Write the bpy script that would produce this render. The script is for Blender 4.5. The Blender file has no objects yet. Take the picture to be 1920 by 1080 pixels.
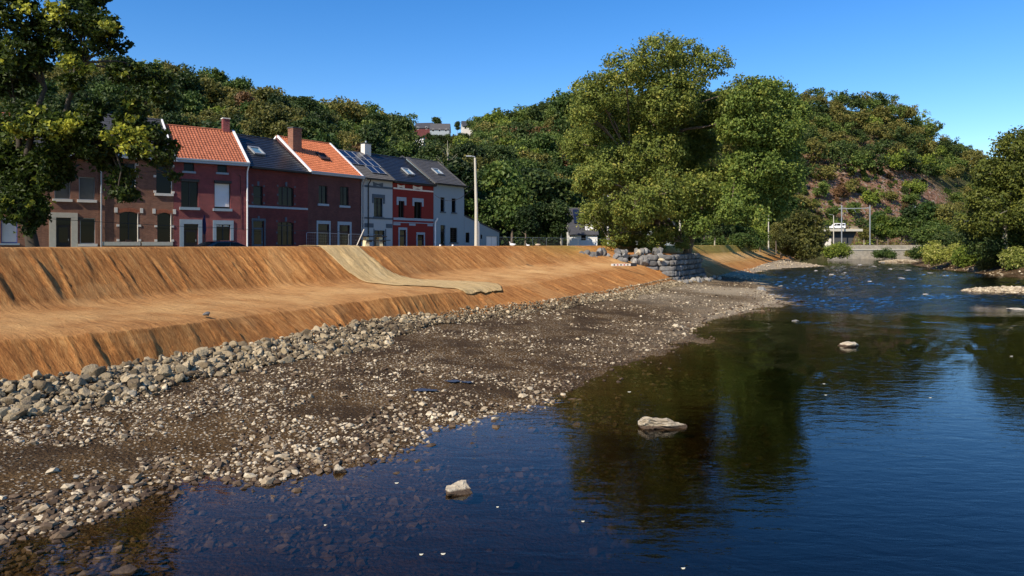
import bpy, math, random
import numpy as np
from mathutils import Vector, Matrix
rng = np.random.default_rng(7); random.seed(7)
scene = bpy.context.scene; COL = scene.collection
# ------------------------------------------------------------------ camera, sky, sun, exposure
H = 5.0; F = 1350.0; CX = 960.0; HY = 459.0
cam_d = bpy.data.cameras.new('camera'); cam = bpy.data.objects.new('camera', cam_d); COL.objects.link(cam)
cam.location = (0, 0, H); cam.rotation_euler = (math.pi/2, 0, 0)
cam_d.sensor_width = 36; cam_d.lens = F/1920*36; cam_d.shift_y = -(540-HY)/1920
cam_d.clip_start = 0.1; cam_d.clip_end = 5000
scene.camera = cam
SUN_AZ = 42.0; SUN_EL = 39.0          # the sun stands behind-left of the camera
world = bpy.data.worlds.new('World'); scene.world = world; world.use_nodes = True
wn = world.node_tree; bg = wn.nodes['Background']; sky = wn.nodes.new('ShaderNodeTexSky')
sky.sky_type = 'NISHITA'; sky.sun_disc = False; sky.sun_elevation = math.radians(SUN_EL)
sky.sun_rotation = math.radians(180+SUN_AZ); sky.air_density = 1.0; sky.dust_density = 0.0; sky.ozone_density = 3.0; sky.altitude = 200
hs = wn.nodes.new('ShaderNodeHueSaturation'); hs.inputs['Saturation'].default_value = 1.36; hs.inputs['Hue'].default_value = .508
wn.links.new(sky.outputs[0], hs.inputs['Color']); wn.links.new(hs.outputs[0], bg.inputs[0]); bg.inputs[1].default_value = 0.125
sd = bpy.data.lights.new('sun', 'SUN'); sun = bpy.data.objects.new('sun', sd); COL.objects.link(sun)
sd.energy = 5.0; sd.angle = math.radians(0.5); sd.color = (1.0, 0.89, 0.72)
a_ = math.radians(SUN_AZ); e_ = math.radians(SUN_EL)
TOSUN = Vector((-math.sin(a_)*math.cos(e_), -math.cos(a_)*math.cos(e_), math.sin(e_)))
sun.rotation_euler = TOSUN.to_track_quat('Z', 'Y').to_euler()
scene.view_settings.view_transform = 'Standard'; scene.view_settings.look = 'None'
scene.view_settings.exposure = 0.52; scene.view_settings.gamma = 1.0
scene.render.engine = 'CYCLES'
scene.cycles.max_bounces = 7; scene.cycles.transparent_max_bounces = 8; scene.cycles.diffuse_bounces = 2; scene.cycles.glossy_bounces = 2

# ------------------------------------------------------------------ helpers
def G(px, py, z=0.0):
    Y = (H-z)*F/(py-HY); return ((px-CX)/F*Y, Y, z)
def P(px, py, Y): return ((px-CX)/F*Y, Y, H+(HY-py)/F*Y)
def prop(o, label=None, cat=None, group=None, kind=None):
    for k, v in (('label', label), ('category', cat), ('group', group), ('kind', kind)):
        if v: o[k] = v
    return o
def empty(name, loc=(0,0,0), rz=0.0, **k):
    o = bpy.data.objects.new(name, None); COL.objects.link(o); o.location = loc; o.rotation_euler = (0,0,rz)
    o.empty_display_size = .2
    return prop(o, **k)
class MB:
    def __init__(s): s.c = []; s.n = 0
    def add(s, V, Fc, mat=0, tint=0.5, smooth=False):
        V = np.asarray(V, float).reshape(-1,3); t = np.broadcast_to(np.asarray(tint, float), (len(V),)).copy()
        Fc = np.asarray(Fc, int) if not isinstance(Fc, list) else Fc
        s.c.append((V, Fc, mat, t, smooth)); return s
    def box(s, a, b, mat=0, tint=.5, R=None, T=None):
        x0,y0,z0 = a; x1,y1,z1 = b
        V = np.array([(x0,y0,z0),(x1,y0,z0),(x1,y1,z0),(x0,y1,z0),(x0,y0,z1),(x1,y0,z1),(x1,y1,z1),(x0,y1,z1)], float)
        if R is not None: V = V@np.asarray(R).T
        if T is not None: V = V+np.asarray(T)
        return s.add(V, [(0,3,2,1),(4,5,6,7),(0,1,5,4),(1,2,6,5),(2,3,7,6),(3,0,4,7)], mat, tint)
    def beam(s, p, q, w, h, mat=0, tint=.5, up=(0,0,1)):
        p = np.array(p,float); q = np.array(q,float); d = q-p; L = np.linalg.norm(d); d /= L
        u = np.array(up,float); r = np.cross(d,u); r /= np.linalg.norm(r); u = np.cross(r,d)
        R = np.stack([r,d,u],1); return s.box((-w/2,0,-h/2),(w/2,L,h/2),mat,tint,R,p)
    def tube(s, pts, rad, n=8, mat=0, tint=.5, cap=True):
        pts = np.array(pts,float); m = len(pts); rad = np.broadcast_to(np.asarray(rad,float),(m,))
        tan = np.gradient(pts, axis=0); tan /= (np.linalg.norm(tan,axis=1)[:,None]+1e-9)
        ref = np.array([0,0,1.]) if abs(tan[:,2]).mean()<.8 else np.array([1.,0,0])
        a = np.cross(tan, ref); a /= (np.linalg.norm(a,axis=1)[:,None]+1e-9); b = np.cross(tan,a)
        th = np.arange(n)/n*2*math.pi
        V = pts[:,None,:]+rad[:,None,None]*(a[:,None,:]*np.cos(th)[None,:,None]+b[:,None,:]*np.sin(th)[None,:,None])
        i = np.arange(m-1)[:,None]*n; j = np.arange(n)[None,:]; k = (j+1)%n
        Fq = np.stack([i+j,i+n+j,i+n+k,i+k],-1).reshape(-1,4)
        s.add(V.reshape(-1,3), Fq, mat, tint, True)
        if cap and m>1:
            s.add(V[0], [tuple(range(n))], mat, tint); s.add(V[-1], [tuple(range(n))[::-1]], mat, tint)
        return s
    def build(s, name, mats, parent=None, loc=None, **k):
        me = bpy.data.meshes.new(name); Vs=[]; lv=[]; ls=[]; mi=[]; sm=[]; tt=[]; off=0; lo=0
        for V,Fc,m,t,smo in s.c:
            Vs.append(V); tt.append(t)
            if isinstance(Fc, list):
                for f in Fc: lv.append(np.array(f)+off); ls.append([lo]); lo += len(f)
                nf = len(Fc)
            else:
                nf, kk = Fc.shape; lv.append(Fc.reshape(-1)+off); ls.append(lo+np.arange(nf)*kk); lo += nf*kk
            mi.append(np.full(nf,m)); sm.append(np.full(nf,smo)); off += len(V)
        V = np.concatenate(Vs); lv = np.concatenate(lv).astype(np.int32); ls = np.concatenate(ls).astype(np.int32)
        me.vertices.add(len(V)); me.vertices.foreach_set('co', V.ravel().astype(np.float32))
        me.loops.add(len(lv)); me.loops.foreach_set('vertex_index', lv)
        me.polygons.add(len(ls)); me.polygons.foreach_set('loop_start', ls)
        me.polygons.foreach_set('material_index', np.concatenate(mi).astype(np.int32))
        me.polygons.foreach_set('use_smooth', np.concatenate(sm))
        at = me.attributes.new('tint','FLOAT','POINT'); at.data.foreach_set('value', np.concatenate(tt).astype(np.float32))
        me.update(calc_edges=True); me.validate()
        for m in (mats if isinstance(mats,(list,tuple)) else [mats]): me.materials.append(m)
        o = bpy.data.objects.new(name, me); COL.objects.link(o)
        if parent: o.parent = parent
        if loc is not None: o.location = loc
        return prop(o, **k)
def copy_tree(o, parent=None):
    c = o.copy(); COL.objects.link(c); c.parent = parent
    for ch in list(o.children): copy_tree(ch, c)
    return c
def cnoise(X, Y, sc, seed=0, octv=3):        # cheap value noise, 0..1
    out = np.zeros_like(X, float); amp=1; tot=0; r = np.random.default_rng(seed); T = r.random((256,256))
    for o in range(octv):
        x = X/sc*2**o+17.3*o; y = Y/sc*2**o+5.1*o; xi = np.floor(x).astype(int); yi = np.floor(y).astype(int); fx = x-xi; fy = y-yi
        fx = fx*fx*(3-2*fx); fy = fy*fy*(3-2*fy)
        v = (T[xi%256,yi%256]*(1-fx)+T[(xi+1)%256,yi%256]*fx)*(1-fy)+(T[xi%256,(yi+1)%256]*(1-fx)+T[(xi+1)%256,(yi+1)%256]*fx)*fy
        out += v*amp; tot += amp; amp *= .5
    return out/tot
def grid_faces(nr, nc, keep=None):
    i = np.arange(nr-1)[:,None]; j = np.arange(nc-1)[None,:]; a = i*nc+j
    Fq = np.stack([a,a+1,a+nc+1,a+nc],-1).reshape(-1,4)
    return Fq if keep is None else Fq[keep.ravel()]

# ------------------------------------------------------------------ materials
def nt(m): return m.node_tree.nodes, m.node_tree.links
def newmat(name, rough=.8, spec=.3, base=(.5,.5,.5)):
    m = bpy.data.materials.new(name); m.use_nodes = True; b = m.node_tree.nodes['Principled BSDF']
    b.inputs['Roughness'].default_value = rough; b.inputs['Specular IOR Level'].default_value = spec
    b.inputs['Base Color'].default_value = (*base,1); return m, b
def ramp(n, pts):
    r = n.new('ShaderNodeValToRGB'); e = r.color_ramp.elements
    while len(e) < len(pts): e.new(.5)
    for el,(p,c) in zip(e,pts): el.position = p; el.color = (*c,1) if len(c)==3 else c
    return r
def coords(n, l, kind='Object', scale=(1,1,1), rot=(0,0,0)):
    t = n.new('ShaderNodeTexCoord'); mp = n.new('ShaderNodeMapping'); mp.inputs['Scale'].default_value = scale; mp.inputs['Rotation'].default_value = rot
    l.new(t.outputs[kind], mp.inputs[0]); return mp.outputs[0]
def noise(n, l, vec, sc, det=4, rough=.55, dist=0):
    t = n.new('ShaderNodeTexNoise'); t.inputs['Scale'].default_value = sc; t.inputs['Detail'].default_value = det
    t.inputs['Roughness'].default_value = rough; t.inputs['Distortion'].default_value = dist; l.new(vec, t.inputs['Vector']); return t.outputs[0]
def bump(n, l, h, dist, strength=1.0, prev=None):
    b = n.new('ShaderNodeBump'); b.inputs['Distance'].default_value = dist; b.inputs['Strength'].default_value = strength
    l.new(h, b.inputs['Height'])
    if prev is not None: l.new(prev, b.inputs['Normal'])
    return b.outputs[0]
def mix(n, l, fac, a, b, mode='MIX'):
    m = n.new('ShaderNodeMix'); m.data_type='RGBA'; m.blend_type = mode
    for s,v in ((m.inputs[0],fac),(m.inputs[6],a),(m.inputs[7],b)):
        if hasattr(v,'is_output'): l.new(v,s)
        elif isinstance(v,(int,float)): s.default_value = v
        else: s.default_value = (*v,1)
    return m.outputs[2]
def math_(n, l, op, a, b=0.0, c=None, clamp=False):
    m = n.new('ShaderNodeMath'); m.operation = op; m.use_clamp = clamp
    for s,v in zip(m.inputs,(a,b,c)):
        if v is None: continue
        if hasattr(v,'is_output'): l.new(v,s)
        else: s.default_value = v
    return m.outputs[0]
def maprange(n, l, v, a, b, c=0.0, d=1.0):
    m = n.new('ShaderNodeMapRange'); l.new(v, m.inputs[0])
    for s,x in zip(m.inputs[1:5],(a,b,c,d)): s.default_value = x
    return m.outputs[0]
def attr(n, name='tint'):
    a = n.new('ShaderNodeAttribute'); a.attribute_name = name; return a.outputs['Fac']
def plain(name, c, rough=.6, var=.12, sc=3.0, spec=.3, bmp=0.0, metal=0.0):
    m, b = newmat(name, rough, spec); n,l = nt(m); v = coords(n,l)
    f = noise(n,l,v,sc,5); c = np.array(c)
    l.new(mix(n,l,f,tuple(c*(1-var)),tuple(np.minimum(c*(1+var),1))), b.inputs['Base Color']); b.inputs['Metallic'].default_value = metal
    if bmp: l.new(bump(n,l,f,bmp), b.inputs['Normal'])
    return m
def brick(name, c1, c2, mortar, bw=.22, bh=.075, bmp=.01):
    m, b = newmat(name, .85, .2); n,l = nt(m); t = n.new('ShaderNodeTexCoord'); s = n.new('ShaderNodeSeparateXYZ'); cb = n.new('ShaderNodeCombineXYZ')
    l.new(t.outputs['Object'], s.inputs[0]); l.new(math_(n,l,'ADD',s.outputs[0],s.outputs[1]), cb.inputs[0]); l.new(s.outputs[2], cb.inputs[1])
    bt = n.new('ShaderNodeTexBrick'); bt.inputs['Scale'].default_value = 1; bt.inputs['Brick Width'].default_value = bw; bt.inputs['Row Height'].default_value = bh
    bt.inputs['Mortar Size'].default_value = .008; bt.inputs['Bias'].default_value = 0; l.new(cb.outputs[0], bt.inputs['Vector'])
    bt.inputs['Color1'].default_value = (*c1,1); bt.inputs['Color2'].default_value = (*c2,1); bt.inputs['Mortar'].default_value = (*mortar,1)
    big = noise(n,l,t.outputs['Object'],.9,5); col = mix(n,l,1.0,bt.outputs[0],ramp_out(n,l,big,[(.3,(.72,.72,.74)),(.7,(1.15,1.12,1.08))]),'MULTIPLY')
    l.new(col, b.inputs['Base Color']); f2 = noise(n,l,t.outputs['Object'],7,4)
    l.new(bump(n,l,math_(n,l,'ADD',math_(n,l,'MULTIPLY',bt.outputs['Fac'],-1.0),f2),bmp), b.inputs['Normal']); return m
def ramp_out(n,l,v,pts):
    r = ramp(n,pts); l.new(v, r.inputs[0]); return r.outputs[0]
def leafmat(name, ca, cb, cc=None, transl=.35, objvar=.38):
    m, b = newmat(name, .55, .25); n,l = nt(m); t = attr(n); oi = n.new('ShaderNodeObjectInfo')
    pts = [(0,ca),(.6,cb)] + ([(.97,cc)] if cc else [])
    c = ramp_out(n,l,t,pts); h = n.new('ShaderNodeHueSaturation'); l.new(c,h.inputs['Color'])
    l.new(maprange(n,l,oi.outputs['Random'],0,1,1-objvar,1+objvar), h.inputs['Value'])
    l.new(maprange(n,l,oi.outputs['Random'],0,1,.515,.485), h.inputs['Hue'])
    l.new(h.outputs[0], b.inputs['Base Color']); tr = n.new('ShaderNodeBsdfTranslucent'); l.new(h.outputs[0], tr.inputs[0])
    ms = n.new('ShaderNodeMixShader'); ms.inputs[0].default_value = transl; l.new(b.outputs[0],ms.inputs[1]); l.new(tr.outputs[0],ms.inputs[2])
    l.new(ms.outputs[0], n['Material Output'].inputs[0]); return m
def stonemat(name, pts, sc=6, bmp=.02, rough=.85, wet=False):
    m, b = newmat(name, rough, .25); n,l = nt(m); v = coords(n,l); c = ramp_out(n,l,attr(n),pts)
    f = noise(n,l,v,sc,6,.65); cc = mix(n,l,1.0,c,ramp_out(n,l,f,[(.25,(.55,.5,.45)),(.6,(1.1,1.1,1.1))]),'MULTIPLY')
    if wet:      # wet tide line just above the water
        ge = n.new('ShaderNodeNewGeometry'); sz = n.new('ShaderNodeSeparateXYZ'); l.new(ge.outputs['Position'], sz.inputs[0])
        cc = mix(n,l,maprange(n,l,math_(n,l,'ADD',sz.outputs[2],math_(n,l,'MULTIPLY',f,.05)),.09,.12,1,0),cc,(.06,.04,.026))
    l.new(cc, b.inputs['Base Color'])
    l.new(bump(n,l,f,bmp), b.inputs['Normal']); return m
M = {}
M['brick_brown'] = brick('brown_brick', (.30,.135,.085),(.21,.085,.055),(.24,.17,.13))
M['brick_red'] = brick('red_brick', (.26,.052,.055),(.17,.036,.04),(.30,.155,.15))
M['brick_dark'] = brick('dark_red_brick', (.15,.04,.04),(.11,.03,.032),(.09,.045,.045))
M['brick_maroon'] = brick('maroon_brick', (.12,.05,.047),(.085,.037,.036),(.09,.06,.06))
M['render_pale'] = plain('pale_render', (.30,.34,.36), .85, .06, 1.5)
M['render_red'] = plain('red_render', (.17,.018,.015), .8, .14, 1.5)
M['render_blue'] = plain('pale_blue_render', (.21,.28,.33), .85, .05, 1.2)
M['paint_slate'] = plain('slate_paint', (.06,.085,.11), .7)
M['stone_blue'] = plain('bluestone', (.25,.31,.36), .8, .15, 5, bmp=.004)
M['stone_pale'] = plain('pale_stone', (.62,.58,.52), .8, .15, 5, bmp=.004)
M['concrete'] = plain('concrete', (.46,.43,.36), .85, .2, 6, bmp=.004)
M['white'] = plain('white_paint', (.78,.78,.78), .45, .05)
M['grey_metal'] = plain('grey_metal', (.33,.35,.37), .45, .1, metal=.3)
M['zinc'] = plain('zinc', (.30,.34,.38), .5, .15, metal=.2)
M['dark_frame'] = plain('dark_frame', (.02,.02,.022), .5)
M['bluedoor'] = plain('blue_paint', (.02,.06,.30), .5)
M['brown_door'] = plain('brown_door', (.045,.025,.02), .5)
M['curtain'] = plain('curtain', (.35,.35,.33), .9, .2, 2)
M['lace'] = plain('lace_curtain', (.10,.10,.095), .25, .35, 3, spec=.5)
M['blind'] = plain('white_blind', (.68,.68,.68), .6, .04)
m, b = newmat('window_glass', .08, .14, (.004,.005,.007)); M['glass'] = m
m, b = newmat('skylight_glass', .08, 1.0, (.10,.20,.27)); M['skyglass'] = m
m, b = newmat('solar_glass', .25, .6, (.010,.014,.035)); M['solar'] = m
def tilemat(name, c, rough, var=.3):
    m, b = newmat(name, rough, .3); n,l = nt(m); v = coords(n,l); c = np.array(c)
    f = noise(n,l,v,2.5,6,.7); f2 = noise(n,l,v,22,2)
    k = ramp_out(n,l,math_(n,l,'ADD',math_(n,l,'MULTIPLY',f,.6),math_(n,l,'MULTIPLY',f2,.4)),[(.3,tuple(c*(1-var))),(.5,tuple(c)),(.72,tuple(np.minimum(c*(1+var)+.02,1)))])
    l.new(k, b.inputs['Base Color']); return m
M['tile_orange'] = tilemat('orange_clay_tile', (.34,.11,.055), .75, .5)
M['tile_orange2'] = tilemat('bright_orange_tile', (.45,.14,.06), .7, .45)
M['tile_black'] = tilemat('black_glazed_tile', (.018,.020,.026), .35)
M['tile_grey'] = tilemat('grey_concrete_tile', (.075,.072,.072), .7)
M['slate'] = tilemat('slate_tile', (.05,.05,.055), .6)
M['bark'] = plain('bark', (.13,.10,.075), .9, .45, 4, bmp=.03)
M['bark_dark'] = plain('dark_bark', (.05,.04,.03), .9, .4, 4, bmp=.03)
M['bark_pale'] = plain('pale_bark', (.34,.31,.25), .9, .4, 4, bmp=.02)
M['asphalt'] = plain('asphalt', (.06,.06,.06), .9)
# embankment coir mat: fibres run down the slope
def coirmat(name, dark, mid, light, green=False):
    m, b = newmat(name, .95, .1); n,l = nt(m); t = n.new('ShaderNodeTexCoord')
    ang = math.atan2(.48,.877)
    mp = n.new('ShaderNodeMapping'); mp.inputs['Rotation'].default_value = (0,0,-(math.pi/2-ang)); l.new(t.outputs['Object'], mp.inputs[0])
    st = n.new('ShaderNodeMapping'); st.inputs['Scale'].default_value = (3.0,.28,.28); l.new(mp.outputs[0], st.inputs[0])
    f1 = noise(n,l,st.outputs[0],1.6,6,.68,.3)
    fi = n.new('ShaderNodeMapping'); fi.inputs['Scale'].default_value = (22,4,4); l.new(mp.outputs[0], fi.inputs[0])
    f2 = noise(n,l,fi.outputs[0],1.0,5,.7); f3 = noise(n,l,t.outputs['Object'],.45,6,.6); f4 = noise(n,l,t.outputs['Object'],60,3,.7)
    s = math_(n,l,'ADD',math_(n,l,'MULTIPLY',f1,.40),math_(n,l,'MULTIPLY',f2,.30)); s = math_(n,l,'ADD',s,math_(n,l,'MULTIPLY',f3,.17)); s = math_(n,l,'ADD',s,math_(n,l,'MULTIPLY',f4,.13))
    c = ramp_out(n,l,s,[(.40,dark),(.50,mid),(.60,light)])
    if green:
        g = ramp_out(n,l,attr(n),[(.0,(0,0,0)),(1.0,(1,1,1))]); gm = math_(n,l,'MULTIPLY',g,ramp_out(n,l,math_(n,l,'ADD',math_(n,l,'MULTIPLY',f1,.5),math_(n,l,'MULTIPLY',f4,.5)),[(.4,(.2,.2,.2)),(.58,(1,1,1))]))
        c = mix(n,l,gm,c,(.22,.25,.045))
        sunlit_sandf = math_(n,l,'MULTIPLY',attr(n,'sunlit_sand'),ramp_out(n,l,math_(n,l,'ADD',math_(n,l,'MULTIPLY',f3,.6),math_(n,l,'MULTIPLY',f4,.4)),[(.38,(.25,.25,.25)),(.56,(1,1,1))]))
        c = mix(n,l,sunlit_sandf,c,(.76,.48,.21))  # flats lightened in the colour: painted sun tone along with dry sand
    l.new(c, b.inputs['Base Color'])
    # woven cord lines along the mat rolls
    bm = bump(n,l,math_(n,l,'ADD',math_(n,l,'MULTIPLY',f1,.18),math_(n,l,'MULTIPLY',f2,.14)),1.0,1.0)
    l.new(bump(n,l,f4,.03,.7,bm), b.inputs['Normal']); return m
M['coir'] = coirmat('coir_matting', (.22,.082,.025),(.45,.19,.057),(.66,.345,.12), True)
M['coir_pale'] = coirmat('pale_jute_matting', (.42,.27,.12),(.62,.43,.20),(.76,.57,.30))
# gravel bar and river bed
m, b = newmat('mud_and_gravel', .9, .08); n,l = nt(m); v = coords(n,l)
fA = noise(n,l,v,.35,6,.6); fB = noise(n,l,v,14,5,.75); fC = noise(n,l,v,.9,6,.7)
vo = n.new('ShaderNodeTexVoronoi'); vo.inputs['Scale'].default_value = 11; l.new(v, vo.inputs['Vector'])
vo2 = n.new('ShaderNodeTexVoronoi'); vo2.inputs['Scale'].default_value = 24; l.new(v, vo2.inputs['Vector'])
mud = ramp_out(n,l,math_(n,l,'ADD',math_(n,l,'MULTIPLY',fC,.5),math_(n,l,'MULTIPLY',fB,.5)),[(.34,(.030,.017,.007)),(.5,(.088,.052,.022)),(.66,(.17,.108,.050))])
peb = ramp_out(n,l,vo.outputs['Color'],[(.0,(.10,.075,.05)),(.5,(.30,.25,.18)),(1.0,(.58,.51,.39))])
sel = ramp_out(n,l,vo.outputs['Distance'],[(.25,(1,1,1)),(.42,(0,0,0))])
sx = n.new('ShaderNodeSeparateColor'); l.new(vo.outputs['Color'], sx.inputs[0])
patch = ramp_out(n,l,math_(n,l,'ADD',math_(n,l,'MULTIPLY',fA,.62),math_(n,l,'MULTIPLY',fC,.38)),[(.42,(0,0,0)),(.6,(1,1,1))])
pick = math_(n,l,'GREATER_THAN',math_(n,l,'ADD',math_(n,l,'MULTIPLY',patch,.7),sx.outputs[1]),.9)
ge = n.new('ShaderNodeNewGeometry'); sz = n.new('ShaderNodeSeparateXYZ'); l.new(ge.outputs['Position'], sz.inputs[0]); dry = maprange(n,l,sz.outputs[2],-.06,.03,.05,1)
bc = mix(n,l,math_(n,l,'MULTIPLY',math_(n,l,'MULTIPLY',sel,pick),dry),mud,peb)
wetp = ramp_out(n,l,fA,[(.44,(1,1,1)),(.53,(0,0,0))]); bc = mix(n,l,math_(n,l,'MULTIPLY',wetp,.62),bc,(.035,.022,.012)); l.new(maprange(n,l,wetp,0,1,.9,.8), b.inputs['Roughness'])
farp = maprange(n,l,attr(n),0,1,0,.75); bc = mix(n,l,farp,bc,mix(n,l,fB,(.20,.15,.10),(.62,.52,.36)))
l.new(bc, b.inputs['Base Color'])
hh = math_(n,l,'SUBTRACT',math_(n,l,'MULTIPLY',fB,.05),math_(n,l,'MULTIPLY',vo.outputs['Distance'],.05)); hh = math_(n,l,'SUBTRACT',hh,math_(n,l,'MULTIPLY',vo2.outputs['Distance'],.02))
l.new(bump(n,l,hh,1.0,1.0), b.inputs['Normal']); M['mud'] = m
PALE = [(0,(.05,.032,.02)),(.35,(.12,.082,.05)),(.7,(.31,.245,.16)),(1,(.54,.455,.32))]
M['gravel'] = stonemat('river_gravel', PALE, 12, .01)
M['riprap'] = stonemat('riprap_stone', [(0,(.05,.034,.02)),(.35,(.15,.112,.066)),(.75,(.35,.28,.175)),(1,(.53,.44,.30))], 7, .03)
M['greyrock'] = stonemat('grey_rock', [(0,(.08,.078,.075)),(.5,(.185,.18,.172)),(.85,(.33,.32,.30)),(1,(.50,.42,.27))], 3, .06)
M['palerock'] = stonemat('pale_rock', [(0,(.15,.115,.075)),(1,(.43,.37,.275))], 4, .05, wet=True)
# water: clear and tinted, reflecting the sky
m = bpy.data.materials.new('river_water'); m.use_nodes = True; n,l = nt(m); n.remove(n['Principled BSDF']); v = coords(n,l)
sp = n.new('ShaderNodeSeparateXYZ'); l.new(v, sp.inputs[0]); yy = sp.outputs[1]
big = noise(n,l,v,.055,3,.5); mid = noise(n,l,v,.22,3,.6)
rif = math_(n,l,'MULTIPLY',maprange(n,l,math_(n,l,'ADD',yy,math_(n,l,'MULTIPLY',mid,18.0)),57,66),maprange(n,l,math_(n,l,'ADD',yy,math_(n,l,'MULTIPLY',big,30.0)),215,185))
pat = maprange(n,l,math_(n,l,'MULTIPLY',mid,maprange(n,l,yy,24,40)),.44,.60,0,.33)
rif = math_(n,l,'MAXIMUM',rif,pat)
w1 = noise(n,l,coords(n,l,'Object',(1,2.2,1),(0,0,.45)),1.1,3,.55,.4); w2 = noise(n,l,coords(n,l,'Object',(1,2.2,1),(0,0,.35)),4.5,3,.6,.3)
w3 = noise(n,l,coords(n,l,'Object',(1,1.7,1),(0,0,.4)),1.6,5,.65,.6)
calm = math_(n,l,'ADD',math_(n,l,'MULTIPLY',w1,.010),math_(n,l,'MULTIPLY',w2,.0012))
hgt = math_(n,l,'ADD',calm,math_(n,l,'MULTIPLY',math_(n,l,'MULTIPLY',w3,.06),rif))
nb = bump(n,l,hgt,1.0,1.0)
gl = n.new('ShaderNodeBsdfGlossy'); gl.inputs['Roughness'].default_value = .03; l.new(nb, gl.inputs['Normal'])
tr = n.new('ShaderNodeBsdfTransparent'); tr.inputs[0].default_value = (.80,.74,.62,1)
fr = n.new('ShaderNodeFresnel'); gw = n.new('ShaderNodeNewGeometry'); l.new(maprange(n,l,gw.outputs['Backfacing'],0,1,1.33,1/1.33), fr.inputs[0]); l.new(nb, fr.inputs['Normal'])
ms = n.new('ShaderNodeMixShader'); l.new(fr.outputs[0],ms.inputs[0]); l.new(tr.outputs[0],ms.inputs[1]); l.new(gl.outputs[0],ms.inputs[2]); l.new(ms.outputs[0], n['Material Output'].inputs[0])
va = n.new('ShaderNodeVolumeAbsorption'); va.inputs[0].default_value = (.55,.50,.30,1); va.inputs[1].default_value = 2.4; l.new(va.outputs[0], n['Material Output'].inputs['Volume'])
M['water'] = m
# hills ground
m, b = newmat('hill_soil', .95, .1); n,l = nt(m); v = coords(n,l); f = noise(n,l,v,.06,6,.7); f2 = noise(n,l,v,.5,5,.7)
g = ramp_out(n,l,math_(n,l,'ADD',math_(n,l,'MULTIPLY',f,.5),math_(n,l,'MULTIPLY',f2,.5)),[(.35,(.045,.06,.02)),(.5,(.075,.075,.03)),(.65,(.12,.08,.045))])
rk = ramp_out(n,l,f2,[(.35,(.10,.055,.035)),(.5,(.20,.105,.065)),(.62,(.30,.24,.20))])
l.new(mix(n,l,attr(n),g,rk), b.inputs['Base Color']); l.new(bump(n,l,f2,1.5), b.inputs['Normal']); M['hill'] = m

# ------------------------------------------------------------------ rocks
def ico(sub):
    t=(1+5**.5)/2; V=[(-1,t,0),(1,t,0),(-1,-t,0),(1,-t,0),(0,-1,t),(0,1,t),(0,-1,-t),(0,1,-t),(t,0,-1),(t,0,1),(-t,0,-1),(-t,0,1)]
    Fc=[(0,11,5),(0,5,1),(0,1,7),(0,7,10),(0,10,11),(1,5,9),(5,11,4),(11,10,2),(10,7,6),(7,1,8),(3,9,4),(3,4,2),(3,2,6),(3,6,8),(3,8,9),(4,9,5),(2,4,11),(6,2,10),(8,6,7),(9,8,1)]
    V=[np.array(v)/np.linalg.norm(v) for v in V]
    for _ in range(sub):
        c={}; N=[]
        def md(a,b):
            k=(min(a,b),max(a,b))
            if k not in c: p=V[a]+V[b]; V.append(p/np.linalg.norm(p)); c[k]=len(V)-1
            return c[k]
        for a,b_,d in Fc: x,y,z=md(a,b_),md(b_,d),md(d,a); N+=[(a,x,z),(b_,y,x),(d,z,y),(x,y,z)]
        Fc=N
    return np.array(V), np.array(Fc)
def rockshape(sub, r, cuts=9, flat=.7):
    V,Fc = ico(sub); nn = r.normal(size=(cuts,3)); nn/=np.linalg.norm(nn,axis=1)[:,None]; d = r.uniform(.42,.80,cuts)
    k = V@nn.T; k = np.where(k>.05, d/np.maximum(k,.05), 9); rad = np.minimum(k.min(1),1.05)*(1+r.normal(size=len(V))*.02)
    return V*rad[:,None]*np.array([1,r.uniform(.65,.95),flat*r.uniform(.8,1.2)]), Fc
R0 = [rockshape(1, rng, 10, .6) for _ in range(10)]; R00 = [rockshape(0, rng, 5, .5) for _ in range(10)]; R2 = [rockshape(2, rng, 11, .75) for _ in range(10)]
def rocks(mb, pos, size, tint, shapes, tilt=.35, mat=0):
    n_ = len(pos); idx = rng.integers(0,len(shapes),n_)
    for k,(V,Fc) in enumerate(shapes):
        s_ = np.where(idx==k)[0]
        if not len(s_): continue
        m_ = len(s_); yaw = rng.uniform(0,6.28,m_); a = rng.normal(0,tilt,m_); b_ = rng.normal(0,tilt,m_)
        cy,sy,ca,sa,cb,sb = np.cos(yaw),np.sin(yaw),np.cos(a),np.sin(a),np.cos(b_),np.sin(b_)
        W = V[None]*size[s_][:,None,None]; x,y,z = W[...,0],W[...,1],W[...,2]
        y,z = y*ca[:,None]-z*sa[:,None], y*sa[:,None]+z*ca[:,None]; x,z = x*cb[:,None]+z*sb[:,None], -x*sb[:,None]+z*cb[:,None]
        x,y = x*cy[:,None]-y*sy[:,None], x*sy[:,None]+y*cy[:,None]
        W = np.stack([x,y,z],-1)+pos[s_][:,None,:]
        Ff = (Fc[None]+np.arange(m_)[:,None,None]*len(V)).reshape(-1,3)
        mb.add(W.reshape(-1,3), Ff, mat, np.repeat(tint[s_],len(V)))

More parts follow.
